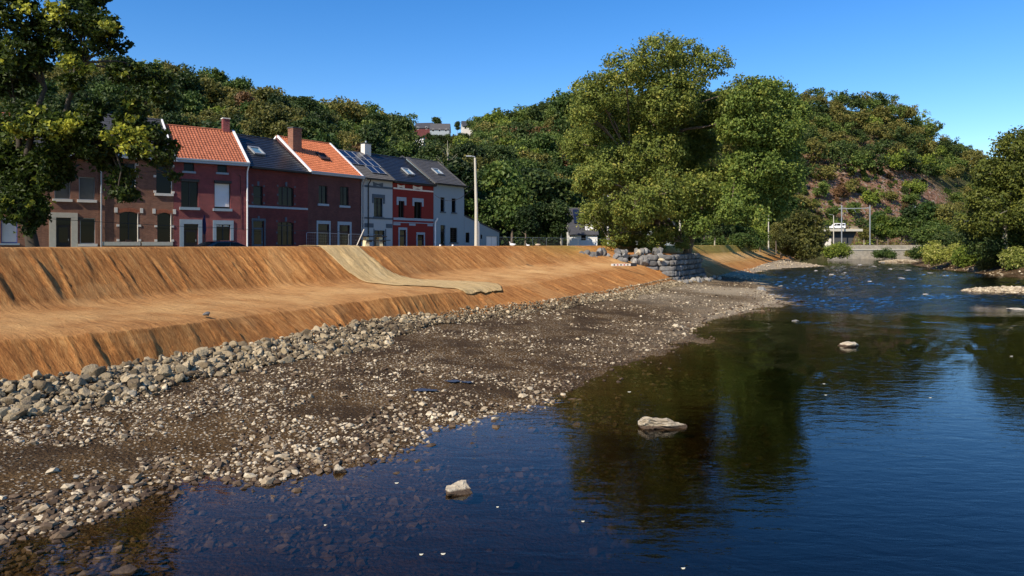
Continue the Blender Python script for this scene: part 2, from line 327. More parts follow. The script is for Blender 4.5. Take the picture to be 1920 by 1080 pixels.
# ------------------------------------------------------------------ bank lines (plan curves, s runs along the bank)
D = np.array([.48,.877]); NR = np.array([.877,-.48])      # along the bank, and toward the river
T_ = [(-24,4,.8),(-18,13,.8),(-14.3,20.2,.8),(-12.9,21.6+.6,.8),(-12,24.5,.8),(-9.85,28.9,.8),(-8.8,31.3,.8),(-7.1,36.7,.95),(-4.4,42.3,.9),(-.7,46.9,.85),(1.4,48.8,1.0),(5.9,56.6,1.05),(12.3,69.3,1.1),(18.3,81.9,1.2),(25,92,.6),(48,141,.45),(89,232,.4),(112,283,.4)]
F_ = [(-26,5,2.2),(-20,14.0,2.2)]+[G(*q) for q in ((0,633,2.18),(133,623,2.18),(233,615,2.18),(383,598,2.13),(467,585,2.08),(560,577,2.03),(650,565,2.08),(760,552,2.18),(860,545,2.08),(953,533,2.17),(1027,523,2.27))]+[(10,73.6,2.6),(13.3,79,2.6),(16.6,83.2,2.5),(23.2,93.3,2.0),(45,143,1.9),(86,234,1.9),(109,285,1.9)]
K_ = [(-31,8,2.6),(-24,19,2.6),(-18.6,26.1,2.6),(-17.4,31,2.5),(-15.3,36.8,2.55),(-13.7,40.2,2.5),(-10.6,43.7,2.65),(-7.2,48.5,2.7),(-4.3,58.2,2.8),(.54,65.9,2.9),(7,75.4,3.1),(11,81,3.7),(20.5,95.5,3.3),(43,144.5,3.3),(84,236,3.3),(107,287,3.3)]
C_ = [(x-.877*dd,y+.48*dd,4.9) for (x,y,z),dd in zip(K_[:10],[3.1]*10)]+[(3.6,77.0,4.9),(8.5,88,4.9),(19,97.5,4.9),(42,145,4.9),(83,237,4.9),(106,288,4.9)]
def curve(pts):
    A = np.array(pts,float); s = A[:,:2]@D; la = A[:,:2]@NR; o = np.argsort(s); s,la,z = s[o],la[o],A[o,2]
    ss = np.arange(s[0],s[-1],.5); L = np.interp(ss,s,la); Z = np.interp(ss,s,z); k = np.hanning(9); k/=k.sum()
    L2 = np.convolve(np.pad(L,4,'edge'),k,'valid'); Z2 = np.convolve(np.pad(Z,4,'edge'),k,'valid'); return ss,L2,Z2
cT,cF,cK,cC = curve(T_),curve(F_),curve(K_),curve(C_)
def lat(c,s): return np.interp(s,c[0],c[1])
def zed(c,s): return np.interp(s,c[0],c[2])
STREET = 3.9
def bank_point(s, v):
    """v: 0 = toe, 1 = berm edge, 2 = foot of the upper slope, 3 = crest, 4 = behind the crest (street)"""
    L = [lat(cT,s)+1.2, lat(cT,s), lat(cF,s), lat(cK,s), lat(cC,s), lat(cC,s)-3.0, lat(cC,s)-5.0]
    Z = [zed(cT,s)-.7, zed(cT,s), zed(cF,s), zed(cK,s), zed(cC,s), zed(cC,s)-.02, np.full_like(s,STREET-.25)]
    kn = np.array([-1,0,1,2,3,3.5,4.0]); L = np.stack(L); Z = np.stack(Z); vv = np.clip(v,-1,3.999)
    i = np.clip(np.searchsorted(kn,vv,side='right')-1,0,len(kn)-2); j = np.arange(len(s)); f = (vv-kn[i])/(kn[i+1]-kn[i])
    la = L[i,j]*(1-f)+L[i+1,j]*f; z = Z[i,j]*(1-f)+Z[i+1,j]*f
    # rounded edges
    for k0,r_,sg in ((1,.07,-1),(2,.12,1),(3,.10,-1)):
        w = np.clip(1-abs(vv-k0)/r_,0,1); z = z+sg*.09*w*w*(1 if k0!=3 else .35)
    slope = np.clip(1-abs(vv-.5)/.5,0,1)**.5+np.clip(1-abs(vv-2.5)/.5,0,1)**.5
    sk = s+la*.12
    rid = cnoise(sk, vv*.30, .55, 3, 2)-.5; rid2 = cnoise(sk, vv*.5+9, 3.2, 5, 2)-.5
    c1_ = np.abs(cnoise(sk, vv*.30+3, 1.1, 8, 2)-.5); c2_ = np.abs(cnoise(sk, vv*.5+13, .42, 18, 2)-.5)
    z = z+slope*np.where(s<82,1,.5)*(rid*.11+rid2*.10+np.clip(.045-c1_,0,1)*2.6-np.clip(.05-c2_,0,1)*.8)+(cnoise(s,la,.7,6,3)-.5)*.10*np.clip(vv,0,1)*np.where(vv<3,1,.4)
    q = (s+.12*la+.5*cnoise(s,vv*0,7,33,1))/1.9; z = z+slope*np.where(s<82,1,.5)*.06*(q-np.floor(q)-.5)
    return np.stack([s*D[0]+la*NR[0], s*D[1]+la*NR[1], z],-1)
sv = np.concatenate([np.arange(-8,40,.09),np.arange(40,110,.22),np.arange(110,300,1.0)]); vvv = np.concatenate([np.linspace(-1,0,4)[:-1],np.linspace(0,1,26)[:-1],np.linspace(1,2,20)[:-1],np.linspace(2,3,34)[:-1],np.linspace(3,3.999,10)])
SS,VV = np.meshgrid(sv,vvv,indexing='ij'); BP = bank_point(SS.ravel(),VV.ravel())
green = np.clip((SS-62)/14,0,1)*np.clip((VV-2.0)/.9,0,1)*.75+np.clip((SS-110)/25,0,1)*.7*np.clip(VV/2.2,0,1)
green = np.clip(green,0,1)*np.where((SS>78)&(SS<98),.3,1)
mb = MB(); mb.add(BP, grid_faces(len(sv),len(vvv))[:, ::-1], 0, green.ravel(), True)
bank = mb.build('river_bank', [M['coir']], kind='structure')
sunlit_sand = np.clip(1-abs(VV-1.5)/.62,0,1)**.6*.62+np.clip(1-abs(VV-3.12)/.16,0,1)*.5+(cnoise(SS,VV*4,3,91,3)>.62)*.15  # mask of the painted sunlit tone and dry sand on berm and crest
at_ = bank.data.attributes.new('sunlit_sand','FLOAT','POINT'); at_.data.foreach_set('value', np.clip(sunlit_sand,0,1).ravel().astype(np.float32))
# pale mat tongue laid over the bank, following its surface
fs = np.arange(20,75,.12); fv = np.linspace(.3,3.5,110); fS,fV = np.meshgrid(fs,fv,indexing='ij'); FP = bank_point(fS.ravel(),fV.ravel())
FPX = CX+F*FP[:,0]/FP[:,1]; FPY = HY-F*(FP[:,2]-H)/FP[:,1]
def inv(px,py,vmin,vmax):
    d = (FPX-px)**2+(FPY-py)**2+np.where((fV.ravel()<vmin)|(fV.ravel()>vmax),1e6,0); i = d.argmin(); return fS.ravel()[i],fV.ravel()[i]
Lp = [(598,463,3.0,3.3),(622,483,2.3,3),(645,505,2.1,3),(668,520,1.9,2.8),(700,532,1.7,2.6),(750,536,1.3,2.4),(800,538,1.1,2.2),(850,541,1,2),(874,551,.7,1.4),(884,554,.6,1.3)]
Rp = [(672,463,3.0,3.3),(692,480,2.3,3),(712,498,2.1,3),(738,513,2,3),(775,524,1.8,2.6),(820,527,1.5,2.5),(870,529,1.4,2.3),(915,531,1.2,2.2),(938,537,1,2),(941,548,.6,1.6)]
La = np.array([inv(*p) for p in Lp]); Ra = np.array([inv(*p) for p in Rp]); La[0,1]=Ra[0,1]=3.3
tt = np.linspace(0,1,120); kk = np.linspace(0,1,len(Lp))
LA = np.stack([np.interp(tt,kk,La[:,i]) for i in (0,1)],1); RA = np.stack([np.interp(tt,kk,Ra[:,i]) for i in (0,1)],1)
ww = np.linspace(0,1,30); UV = LA[:,None]*(1-ww)[None,:,None]+RA[:,None]*ww[None,:,None]; UV = UV.reshape(-1,2)
TP = bank_point(UV[:,0],UV[:,1]); TP[:,2] += .035+.03*cnoise(TP[:,0],TP[:,1],.5,9)
TPg = TP.reshape(120,30,3); TPg[-3:,:,2] += (.06*np.sin(np.linspace(0,14,30))**2+.05)[None]*np.array([.3,.7,1])[:,None]
mb = MB(); mb.add(TPg.reshape(-1,3), grid_faces(120,30), 0, 0, True)
ton = mb.build('erosion_mat', [M['coir_pale']], label='pale straw coloured mat strip running down the orange bank onto its terrace', cat='erosion mat')
md_ = ton.modifiers.new('s','SOLIDIFY'); md_.thickness = .02; md_.offset = -1

# ------------------------------------------------------------------ gravel bar and river bed
WL = [(-700,1200),(-300,1075),(0,1008),(120,992),(235,948),(262,918),(330,903),(430,893),(500,905),(560,893),(640,882),(720,852),(800,827),(792,805),(880,800),(950,776),(1020,764),(1060,740),(1104,722),(1092,706),(1130,688),(1200,668),(1270,640),(1300,620),(1340,600),(1400,583),(1462,566),(1440,549),(1448,531),(1412,524),(1450,519),(1405,513),(1440,505),(1500,501),(1545,499),(1500,492),(1475,487),(1490,480)]
W2 = np.array([G(px,py)[:2] for px,py in WL]); W2 = np.concatenate([[W2[0]+(-10,-30)],W2,[W2[-1]+(3,60)]])
poly = np.concatenate([W2,[(-300,400),(-300,-60)]])
def sdW(X,Y):
    sh = X.shape; p = np.stack([X.ravel(),Y.ravel()],1); d = np.full(len(p),1e9)
    for a,b_ in zip(W2[:-1],W2[1:]):
        e = b_-a; t = np.clip(((p-a)@e)/(e@e),0,1); d = np.minimum(d, np.linalg.norm(p-a-t[:,None]*e,axis=1))
    ins = np.zeros(len(p),bool); q = poly
    for i in range(len(q)):
        a,b_ = q[i],q[(i+1)%len(q)]; c = ((a[1]>p[:,1])!=(b_[1]>p[:,1]))&(p[:,0]<(b_[0]-a[0])*(p[:,1]-a[1])/(b_[1]-a[1]+1e-12)+a[0]); ins ^= c
    return np.where(ins,d,-d).reshape(sh)
RB = [(150,-60),(85,40),(76,80),(81,116),(88,138),(99,172),(108,190),(128,215),(150,262)]
cR = curve([(x,y,0) for x,y in RB])
def bedz(X,Y):
    d = sdW(X,Y); s = X*D[0]+Y*D[1]; la = X*NR[0]+Y*NR[1]; dT = np.maximum(la-lat(cT,s),0); dR = lat(cR,s)-la
    land = .72*(np.maximum(d,0)/(np.maximum(d,0)+dT+.3))**.85
    w = -d; wet = -np.minimum(.045*w+.006*w*w,1.8)
    z = np.where(d>0,land,wet)
    z = np.maximum(z, .9-dR*.35); z = np.minimum(z, 2.5)
    z = z+(cnoise(X,Y,1.6,11,4)-.5)*np.clip(.10+.0*d,0,1)+(cnoise(X,Y,6,12,2)-.5)*.12
    for (px,py,sx_,sy_,h_) in ((1905,546,9,6,.9),(1690,491,8,7,1.2),(1770,552,.1,.1,0)):
        gx,gy,_ = G(px,py); z = np.where(w>0, np.maximum(z,-.9+(h_+.35)*np.exp(-((X-gx)/sx_)**2-((Y-gy)/sy_)**2)), z) if h_ else z
    for gx,gy,r_ in ((-8.6,14.3,1.5),(-10.2,14.6,1.1)): pass
    return z
cols = np.arange(-420,2300,7.0); rows = 6*np.exp(np.arange(0,math.log(300/6),.0105))
PX,YY = np.meshgrid(cols,rows); XX = (PX-CX)/F*YY; sB = XX*D[0]+YY*D[1]; lB = XX*NR[0]+YY*NR[1]
ZB = bedz(XX,YY); keep = (lB>lat(cT,sB)-2.5)&(lB<lat(cR,sB)+12); kf = keep[:-1,:-1]&keep[1:,1:]
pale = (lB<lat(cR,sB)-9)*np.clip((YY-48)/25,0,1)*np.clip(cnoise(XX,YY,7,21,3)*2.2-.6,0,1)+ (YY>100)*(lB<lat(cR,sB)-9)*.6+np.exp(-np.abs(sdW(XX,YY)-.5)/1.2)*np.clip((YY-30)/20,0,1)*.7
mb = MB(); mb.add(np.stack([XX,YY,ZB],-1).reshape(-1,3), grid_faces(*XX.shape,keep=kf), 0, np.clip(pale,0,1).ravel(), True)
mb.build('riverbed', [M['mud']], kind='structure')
# water body
def riffle(X,Y):
    a = np.clip((Y+(cnoise(X,Y,9,41,2)-.5)*22-54)/10,0,1)*np.clip((205-Y+(cnoise(X,Y,14,42,2)-.5)*40)/25,0,1)*(.35+.65*np.clip((cnoise(X,Y,11,43,2)-.30)*4,0,1))
    p = np.clip((cnoise(X,Y*1.4,5,44,2)-.56)*6,0,1)*np.clip((Y-23)/8,0,1)*np.clip((60-Y)/10,0,1)*.55
    e = np.exp(-((X-17)/7)**2-((Y-36)/6)**2)*.5
    return np.maximum(np.maximum(a,p),e*cnoise(X,Y,3,45,2)*1.6)
wc = np.concatenate([[-26000,-12000,-6000,-3000,-1500],np.arange(-600,2300,4.0),[3000,5000,9000,20000]]); wr = np.concatenate([2*np.exp(np.arange(0,math.log(22),.03)),22*2*np.exp(np.arange(0,math.log(230/44),.0036)),[240,270,320,420]])
PX,YY = np.meshgrid(wc,wr); XX = (PX-CX)/F*YY; rf_ = riffle(XX,YY); U = XX*.35+YY*.94; Wv = XX*.94-YY*.35
waves = (cnoise(Wv*.75,U,.55,51,3)-.5)*.30+(cnoise(Wv*.6,U,1.7,52,2)-.5)*.20
ZW = waves*rf_*np.clip((420-YY)/300,0,1)*.85; nr_,nc_ = XX.shape; top_ = np.stack([XX,YY,ZW],-1).reshape(-1,3)
ring = np.concatenate([np.arange(nc_),np.arange(1,nr_)*nc_+nc_-1,(nr_-1)*nc_+np.arange(nc_-2,-1,-1),np.arange(nr_-2,0,-1)*nc_]); low = top_[ring].copy(); low[:,2] = -4
mb = MB(); V = np.concatenate([top_,low]); k0 = len(top_); m_ = len(ring); i = np.arange(m_)
mb.add(V, list(map(tuple,grid_faces(nr_,nc_)))+[(int(ring[(q+1)%m_]),int(ring[q]),k0+q,k0+(q+1)%m_) for q in range(m_)]+[tuple(range(k0+m_-1,k0-1,-1))], 0, .5, True)
wobj = mb.build('water', [M['water']], kind='structure')

# ------------------------------------------------------------------ ground and hills in one sheet
SKY = [(-1200,120),(-400,110),(0,104),(240,108),(320,112),(360,136),(400,152),(450,160),(520,172),(600,187),(650,198),(700,208),(760,222),(800,244),(870,246),(900,220),(950,208),(1040,188),(1150,176),(1300,172),(1450,172),(1510,172),(1560,170),(1600,178),(1650,178),(1700,200),(1750,237),(1800,276),(1850,298),(1920,306),(2300,315),(3200,320)]
RD = [(-1200,200),(0,215),(400,225),(600,250),(800,330),(900,330),(1100,330),(1300,370),(1500,430),(1700,430),(1850,470),(2300,520),(3200,540)]
FT = [(-1200,80),(0,86),(500,92),(800,112),(900,122),(1000,140),(1150,165),(1300,210),(1500,300),(1700,325),(1850,345),(2300,360),(3200,380)]
sx_ = np.array(SKY,float); rd_ = np.array(RD,float); ft_ = np.array(FT,float)
def hillz(px,Y):
    R_ = np.interp(px,rd_[:,0],rd_[:,1]); Fo = np.interp(px,ft_[:,0],ft_[:,1]); sy = np.interp(px,sx_[:,0],sx_[:,1])
    zr = H+(HY-sy)/F*R_-9.0; t = (Y-Fo)/(R_-Fo); base = STREET+ (px>1500)*0
    up = np.where(t<1, np.clip(t,0,1)**.92*(zr-base), (zr-base)+np.minimum((Y-R_)*.03,0)-(Y-R_)*.05)
    X = (px-CX)/F*Y; return base+np.where(t>0,up,0)+np.clip(t*3,0,1)*(cnoise(X,Y,38,31,3)-.5)*9*np.clip(1.2-t,.1,1)
cols = np.concatenate([np.arange(-1400,-100,40),np.arange(-100,2020,9.0),np.arange(2020,3400,40)]); rows = 8*np.exp(np.arange(0,math.log(900/8),.014))
PX,YY = np.meshgrid(cols,rows); XX = (PX-CX)/F*YY; sB = XX*D[0]+YY*D[1]; lB = XX*NR[0]+YY*NR[1]
ZG = hillz(PX,YY); dc = lB-lat(cC,sB); dr = lB-lat(cR,sB); chan = np.clip((dc+2.6)/1.4,0,1)*np.clip((2-dr)/2.5,0,1)*(YY<262)
ZG = ZG*(1-chan)+(-3.2)*chan; ZG = np.where((dr>0)&(dr<12)&(YY<250), np.minimum(ZG, .8+np.maximum(dr,0)*.5), ZG)
rocky = np.exp(-(((PX-1650)/175)**2+((YY-355)/38)**2)**2)*1.0
rocky = np.clip(rocky*1.5,0,1)*(PX>1480)
mb = MB(); mb.add(np.stack([XX,YY,ZG],-1).reshape(-1,3), grid_faces(*XX.shape), 0, rocky.ravel(), True)
mb.build('ground', [M['hill']], kind='structure')
# street strip between the bank and the houses
mb = MB(); ss = np.arange(-5,105,1.0); c1 = lat(cC,ss)-4.7; c2 = c1-9
V = np.concatenate([np.stack([ss*D[0]+c*NR[0], ss*D[1]+c*NR[1], np.full_like(ss,STREET+.012)],-1) for c in (c1,c2)])
k = len(ss); mb.add(V, np.array([(i,i+1,k+i+1,k+i) for i in range(k-1)]), 0); mb.build('street', [M['asphalt']], kind='structure')

# ------------------------------------------------------------------ houses
# a house stands at a ground point A, its front running along 'ang' (degrees from +Y toward +X); x along, y inward, z up
class House:
    def __init__(s, name, A, ang, w, label, zs=STREET, cat='house'):
        s.A = A; a = math.radians(ang); s.d = (math.sin(a), math.cos(a)); s.w = w; s.zs = zs
        s.o = empty(name, (A[0],A[1],zs), math.pi/2-a, label=label, cat=cat, group=None)
    def hx(s, px):            # where a sight line meets the front, as a distance along it
        k = (px-CX)/F; return (k*s.A[1]-s.A[0])/(s.d[0]-k*s.d[1])
    def hz(s, px, py): Y = s.A[1]+s.hx(px)*s.d[1]; return H+(HY-py)/F*Y-s.zs
    def rect(s, x0, y0, x1, y1):
        xm = (x0+x1)/2; return (s.hx(x0), s.hz(xm,y1), s.hx(x1), s.hz(xm,y0))
def wall(h, mat, openings, he, depth, ridge_d, ridge_h, x0=0.0, x1=None, rev=.18, name='wall', gable=True):
    w = h.w if x1 is None else x1; mb = MB(); xs = sorted(set([x0,w]+[v for o in openings for v in (o[0],o[2])])); zs = sorted(set([-.3,he]+[v for o in openings for v in (o[1],o[3])]))
    for i in range(len(xs)-1):
        for j in range(len(zs)-1):
            cx,cz = (xs[i]+xs[i+1])/2,(zs[j]+zs[j+1])/2
            if any(o[0]<cx<o[2] and o[1]<cz<o[3] for o in openings): continue
            mb.add([(xs[i],0,zs[j]),(xs[i+1],0,zs[j]),(xs[i+1],0,zs[j+1]),(xs[i],0,zs[j+1])],[(0,1,2,3)])
    for a,b,c,d in openings:
        mb.add([(a,0,b),(a,rev,b),(a,rev,d),(a,0,d)],[(0,1,2,3)]); mb.add([(c,0,b),(c,0,d),(c,rev,d),(c,rev,b)],[(0,1,2,3)])
        mb.add([(a,0,d),(a,rev,d),(c,rev,d),(c,0,d)],[(0,1,2,3)]); mb.add([(a,0,b),(c,0,b),(c,rev,b),(a,rev,b)],[(0,1,2,3)])
    for x in (x0,w):
        prof = [(x,0,-.3),(x,depth,-.3),(x,depth,he),(x,ridge_d,ridge_h),(x,0,he)] if gable else [(x,0,-.3),(x,depth,-.3),(x,depth,he),(x,0,he)]
        mb.add(prof,[tuple(range(len(prof)))])
    mb.add([(x0,depth,-.3),(w,depth,-.3),(w,depth,he),(x0,depth,he)],[(0,1,2,3)])
    return mb.build(name, mat, h.o)
def roof(h, mat, he, rd, rh, depth, style='pantile', x0=0.0, x1=None, over=.32):
    w = h.w if x1 is None else x1; mb = MB(); sl = math.hypot(rd,rh-he); n_c = int((sl+over)/.33); cw = .0625 if style=='pantile' else .3
    xs = np.arange(x0,w+cw/2,cw); xs[-1] = w; wave = .028*np.sin(xs/.25*2*math.pi) if style=='pantile' else 0*xs
    uy,uz = rd/sl,(rh-he)/sl; ny,nz = -uz,uy; V=[]
    st = .035 if style!='slate' else .015
    for k in range(n_c):
        for q,lift in ((0.0,st),(1.0,0.004)):
            t = -over+(k+q)*(sl+over)/n_c; L = .05+lift+wave*1.0
            V.append(np.stack([xs, t*uy+ny*L, he+t*uz+nz*L],1))
    V = np.concatenate(V); mb.add(V, grid_faces(2*n_c,len(xs)), 0, .5, False)
    b0 = (x0,rd,rh+.05); mb.add([(x0,rd,rh+.06),(w,rd,rh+.06),(w,depth+.3,he-.15),(x0,depth+.3,he-.15)],[(0,1,2,3)])
    mb.add([(x0,-over*uy,he-over*uz-.03),(w,-over*uy,he-over*uz-.03),(w,rd,rh-.02),(x0,rd,rh-.02)],[(0,1,2,3)])
    mb.tube([(x0,rd,rh+.07),(w,rd,rh+.07)],.09,8)
    r = mb.build('roof', mat, h.o); return r
def verge(h, x, he, rd, rh, mat, wd=.22, depth=None):
    mb = MB(); mb.beam((x,-.36,he-.33*(rh-he)/rd+.03),(x,rd,rh+.10),wd,.16); 
    if depth: mb.beam((x,depth+.3,he-.1),(x,rd+.03,rh+.09),wd,.16)
    mb.build('verge', mat, h.o)
def gutter(h, he, mat, x0=0.0, x1=None, deep=.18, hh=.2):
    w = h.w if x1 is None else x1; mb = MB(); mb.box((x0+.01,-.44-deep*.3,he-.24-hh+.1),(w-.01,-.02,he-.25+.02)); mb.box((x0+.015,-.50-deep*.3,he-.24),(w-.015,-.46,he-.12)); mb.build('gutter', mat, h.o)
def pipe(h, x, he, mat, z0=-.2, r=.055):
    mb = MB(); mb.tube([(x,-.42,he-.25),(x,-.40,he-.4),(x,-.12,he-.7),(x,-.10,he-1.0),(x,-.10,z0)],r,10,); 
    for z in (he*.3,he*.6): mb.tube([(x,-.10,z),(x,-.10,z+.08)],r+.02,10)
    mb.build('downpipe', mat, h.o)
def window(h, r, fr='dark_frame', pane='glass', panes=2, sill='stone_blue', rev=.18, so=.09, sh=.13, blind=0.0, trans=0.0, bars=False, box=None):
    a,b,c,d = r; f = .055; mb = MB(); y0,y1 = rev-.06,rev+.02
    mb.box((a,y0,b),(a+f,y1,d)); mb.box((c-f,y0,b),(c,y1,d)); mb.box((a+f,y0,b),(c-f,y1,b+f)); mb.box((a+f,y0,d-f),(c-f,y1,d))
    if panes>1:
        for k in range(1,panes): x = a+(c-a)*k/panes; mb.box((x-.04,y0+.004,b+f),(x+.04,y1-.004,d-f))
    if trans: z = b+(d-b)*trans; mb.box((a+f,y0+.006,z-.04),(c-f,y1-.006,z+.04))
    if bars:
        for z in np.arange(b+.2,d-.1,.22): mb.box((a+.02,.02,z),(c-.02,.045,z+.03))
    w = mb.build('window', M[fr], h.o)
    mb = MB(); mb.add([(a+f/2,rev-.01,b+f/2),(c-f/2,rev-.01,b+f/2),(c-f/2,rev-.01,d-f/2),(a+f/2,rev-.01,d-f/2)],[(0,1,2,3)]); mb.build('pane', M[pane], w)
    if blind:
        mb = MB(); zb = d-(d-b)*blind; n_ = max(3,int((d-zb)/.06)); V=[]
        for k in range(n_+1): z = zb+(d-f-zb)*k/n_; V += [(a+f,rev-.02-.008*(k%2),z),(c-f,rev-.02-.008*(k%2),z)]
        mb.add(V,[(2*k,2*k+1,2*k+3,2*k+2) for k in range(n_)]); mb.build('blind', M['blind'], w)
    if sill:
        mb = MB(); mb.box((a-.12,-so,b-sh),(c+.12,rev-.01,b-.003)); mb.build('sill', M[sill], w)
    if box:
        mb = MB(); mb.box((a-.03,-.19,d-.03),(c+.05,.03,d+.17)); mb.build('shutter_box', M[box], w)
    return w
def door(h, r, col='dark_frame', glass=True, rev=.18):
    a,b,c,d = r; mb = MB(); mb.box((a,rev-.05,b),(c,rev+.03,d)); o = mb.build('door', M[col], h.o)
    mb = MB(); mb.box((a+.04,rev-.062,d-(d-b)*.2),(c-.04,rev-.048,d-.06)); 
    if glass: mb.box((a+.18,rev-.062,b+.9),(c-.18,rev-.048,d-(d-b)*.26))
    mb.build('door_glass', M['glass'], o); mb = MB(); mb.box((c-.16,rev-.11,b+1.0),(c-.13,rev-.06,b+1.16)); mb.build('handle', M['grey_metal'], o); return o
def surround(h, r, mat, t=.17, out=.03, top=.22, foot=True):
    a,b,c,d = r; mb = MB(); mb.box((a-t,-out,b),(a-.002,.12,d)); mb.box((c+.002,-out,b),(c+t,.12,d)); mb.box((a-t,-out-.005,d+.002),(c+t,.12,d+top)); return mb.build('surround', M[mat], h.o)
def trim(h, boxes, mat, name='trim', out=.03):
    for a,b,c,d in boxes: MB().box((a,-out,b),(c,.02,d)).build(name, M[mat], h.o)
def archfill(h, r, mat, sag=.16):
    a,b,c,d = r; mb = MB(); n_=10; xs = np.linspace(a,c,n_+1); zz = d-sag*((xs-(a+c)/2)/((c-a)/2))**2
    for i in range(n_):
        V=[(xs[i],.004,zz[i]),(xs[i+1],.004,zz[i+1]),(xs[i+1],.004,d),(xs[i],.004,d),(xs[i],.16,zz[i]),(xs[i+1],.16,zz[i+1])]; mb.add(V,[(0,1,2,3),(0,4,5,1)])
    mb.build('arch', M[mat], h.o)
def archband(h, r, mat, t=.24, sag=.14, ext=.1):
    a,b,c,d = r; mb = MB(); n_=14; xs = np.linspace(a-ext,c+ext,n_+1); u = (xs-(a+c)/2)/((c-a)/2+ext); z0 = d-sag*u**2+.01
    for i in range(n_):
        g=.012; x0_,x1_=xs[i]+g,xs[i+1]-g; mb.add([(x0_,-.02,z0[i]),(x1_,-.02,z0[i+1]),(x1_,-.02,z0[i+1]+t),(x0_,-.02,z0[i]+t),(x0_,.02,z0[i]),(x1_,.02,z0[i+1]),(x1_,.02,z0[i+1]+t),(x0_,.02,z0[i]+t)],[(0,1,2,3),(0,4,5,1),(3,2,6,7),(0,3,7,4),(1,5,6,2)])
    mb.build('arch_band', M[mat], h.o)
def skylight(h, r, he, rd, rh, he_off=.06, frame='grey_metal', pane='skyglass'):
    """r = x0, t0, x1, t1 : along the front, up the slope"""
    sl = math.hypot(rd,rh-he); uy,uz = rd/sl,(rh-he)/sl; ny,nz = -uz,uy; x0,t0,x1,t1 = r
    def pt(x,t,L): return (x, t*uy+ny*L, he+t*uz+nz*L)
    mb = MB(); L=.17
    for p,q in ((pt(x0,t0,L),pt(x0,t1,L)),(pt(x1,t0,L),pt(x1,t1,L)),(pt(x0-.06,t0,L),pt(x1+.06,t0,L)),(pt(x0-.06,t1,L),pt(x1+.06,t1,L))): mb.beam(p,q,.12,.14,up=(0,ny,nz))
    o = mb.build('skylight', M[frame], h.o); mb = MB(); mb.add([pt(x0,t0,L-.01),pt(x1,t0,L-.01),pt(x1,t1,L-.01),pt(x0,t1,L-.01)],[(0,1,2,3)]); mb.build('pane', M[pane], o)
def chimney(h, x, y, w, d, z0, z1, mat, cap='stone_pale', pots=2, parent=None):
    mb = MB(); mb.box((x-w/2,y-d/2,z0),(x+w/2,y+d/2,z1)); o = mb.build('chimney', M[mat], parent or h.o)
    mb = MB(); mb.box((x-w/2-.05,y-d/2-.05,z1+.002),(x+w/2+.05,y+d/2+.05,z1+.09)); mb.build('cap', M[cap], o)
    for k in range(pots):
        px_ = x+(k-(pots-1)/2)*w/max(pots,1)*.8; mb = MB(); mb.tube([(px_,y,z1+.09),(px_,y,z1+.34)],[.10,.085],10); mb.build('chimney_pot', M['grey_metal'], o)
RDP = 3.9; DEP = 8.2
A3 = (-26.6,56.6); d52 = (.788,.616)
def along(A,dv,t): return (A[0]+dv[0]*t, A[1]+dv[1]*t)
zoff = H-STREET   # eye height above the street
EH = 7.0+zoff-.05
# red-painted brick house with orange roof
h = House('terraced_house', A3, 52, 5.76, 'crimson brick house with an orange roof and one upstairs window closed by a white blind')
ops = [h.rect(344.5,305,364,321),h.rect(407.5,308.5,425.6,323.5),h.rect(339.6,340,371.5,388.5),h.rect(402,343,432,391),h.rect(344.5,420,371.5,476),h.rect(405.5,421,431.6,451)]
he = 6.95+zoff; rh = he+2.95
wall(h, M['brick_red'], ops, he, DEP, RDP, rh); rf = roof(h, M['tile_orange'], he, RDP, rh, DEP); verge(h, 5.72, he, RDP, rh, M['white'], .2, DEP)
gutter(h, he, M['zinc'], deep=.25, hh=.3); pipe(h, 5.68, he-.1, M['white'], r=.06)
window(h,ops[0],sh=.16,panes=1); window(h,ops[1],sh=.16,panes=1); window(h,ops[2],so=.13,sh=.22,box='dark_frame',panes=2); window(h,ops[3],so=.13,sh=.22,box='dark_frame',blind=.93,panes=1)
door(h,ops[4],'brown_door'); surround(h,ops[4],'stone_blue',.3,.05,.36); window(h,ops[5],blind=.12,panes=2,sill=None); surround(h,ops[5],'stone_blue',.26,.05,.34)
trim(h,[(0.01,-.3,ops[4][0]-.31,.62),(ops[4][2]+.31,-.3,5.74,1.0)],'stone_pale','plinth',.035); trim(h,[(a-.1,d+.19,c+.1,d+.45) for a,b,c,d in ops[2:4]],'brick_red','lintel',.025)
mb = MB(); mb.tube([(5.15,-.03,he-1.3),(5.15,-.03,he-3.5),(5.2,-.03,he-5.6)],.018,5); mb.tube([(5.0,-.05,he-1.15),(5.15,-.03,he-1.3)],.03,5); mb.build('cable', M['dark_frame'], h.o)
chimney(h, 5.1, RDP, .55, .5, he+2.2, he+4.0, 'brick_red', pots=0, parent=None)
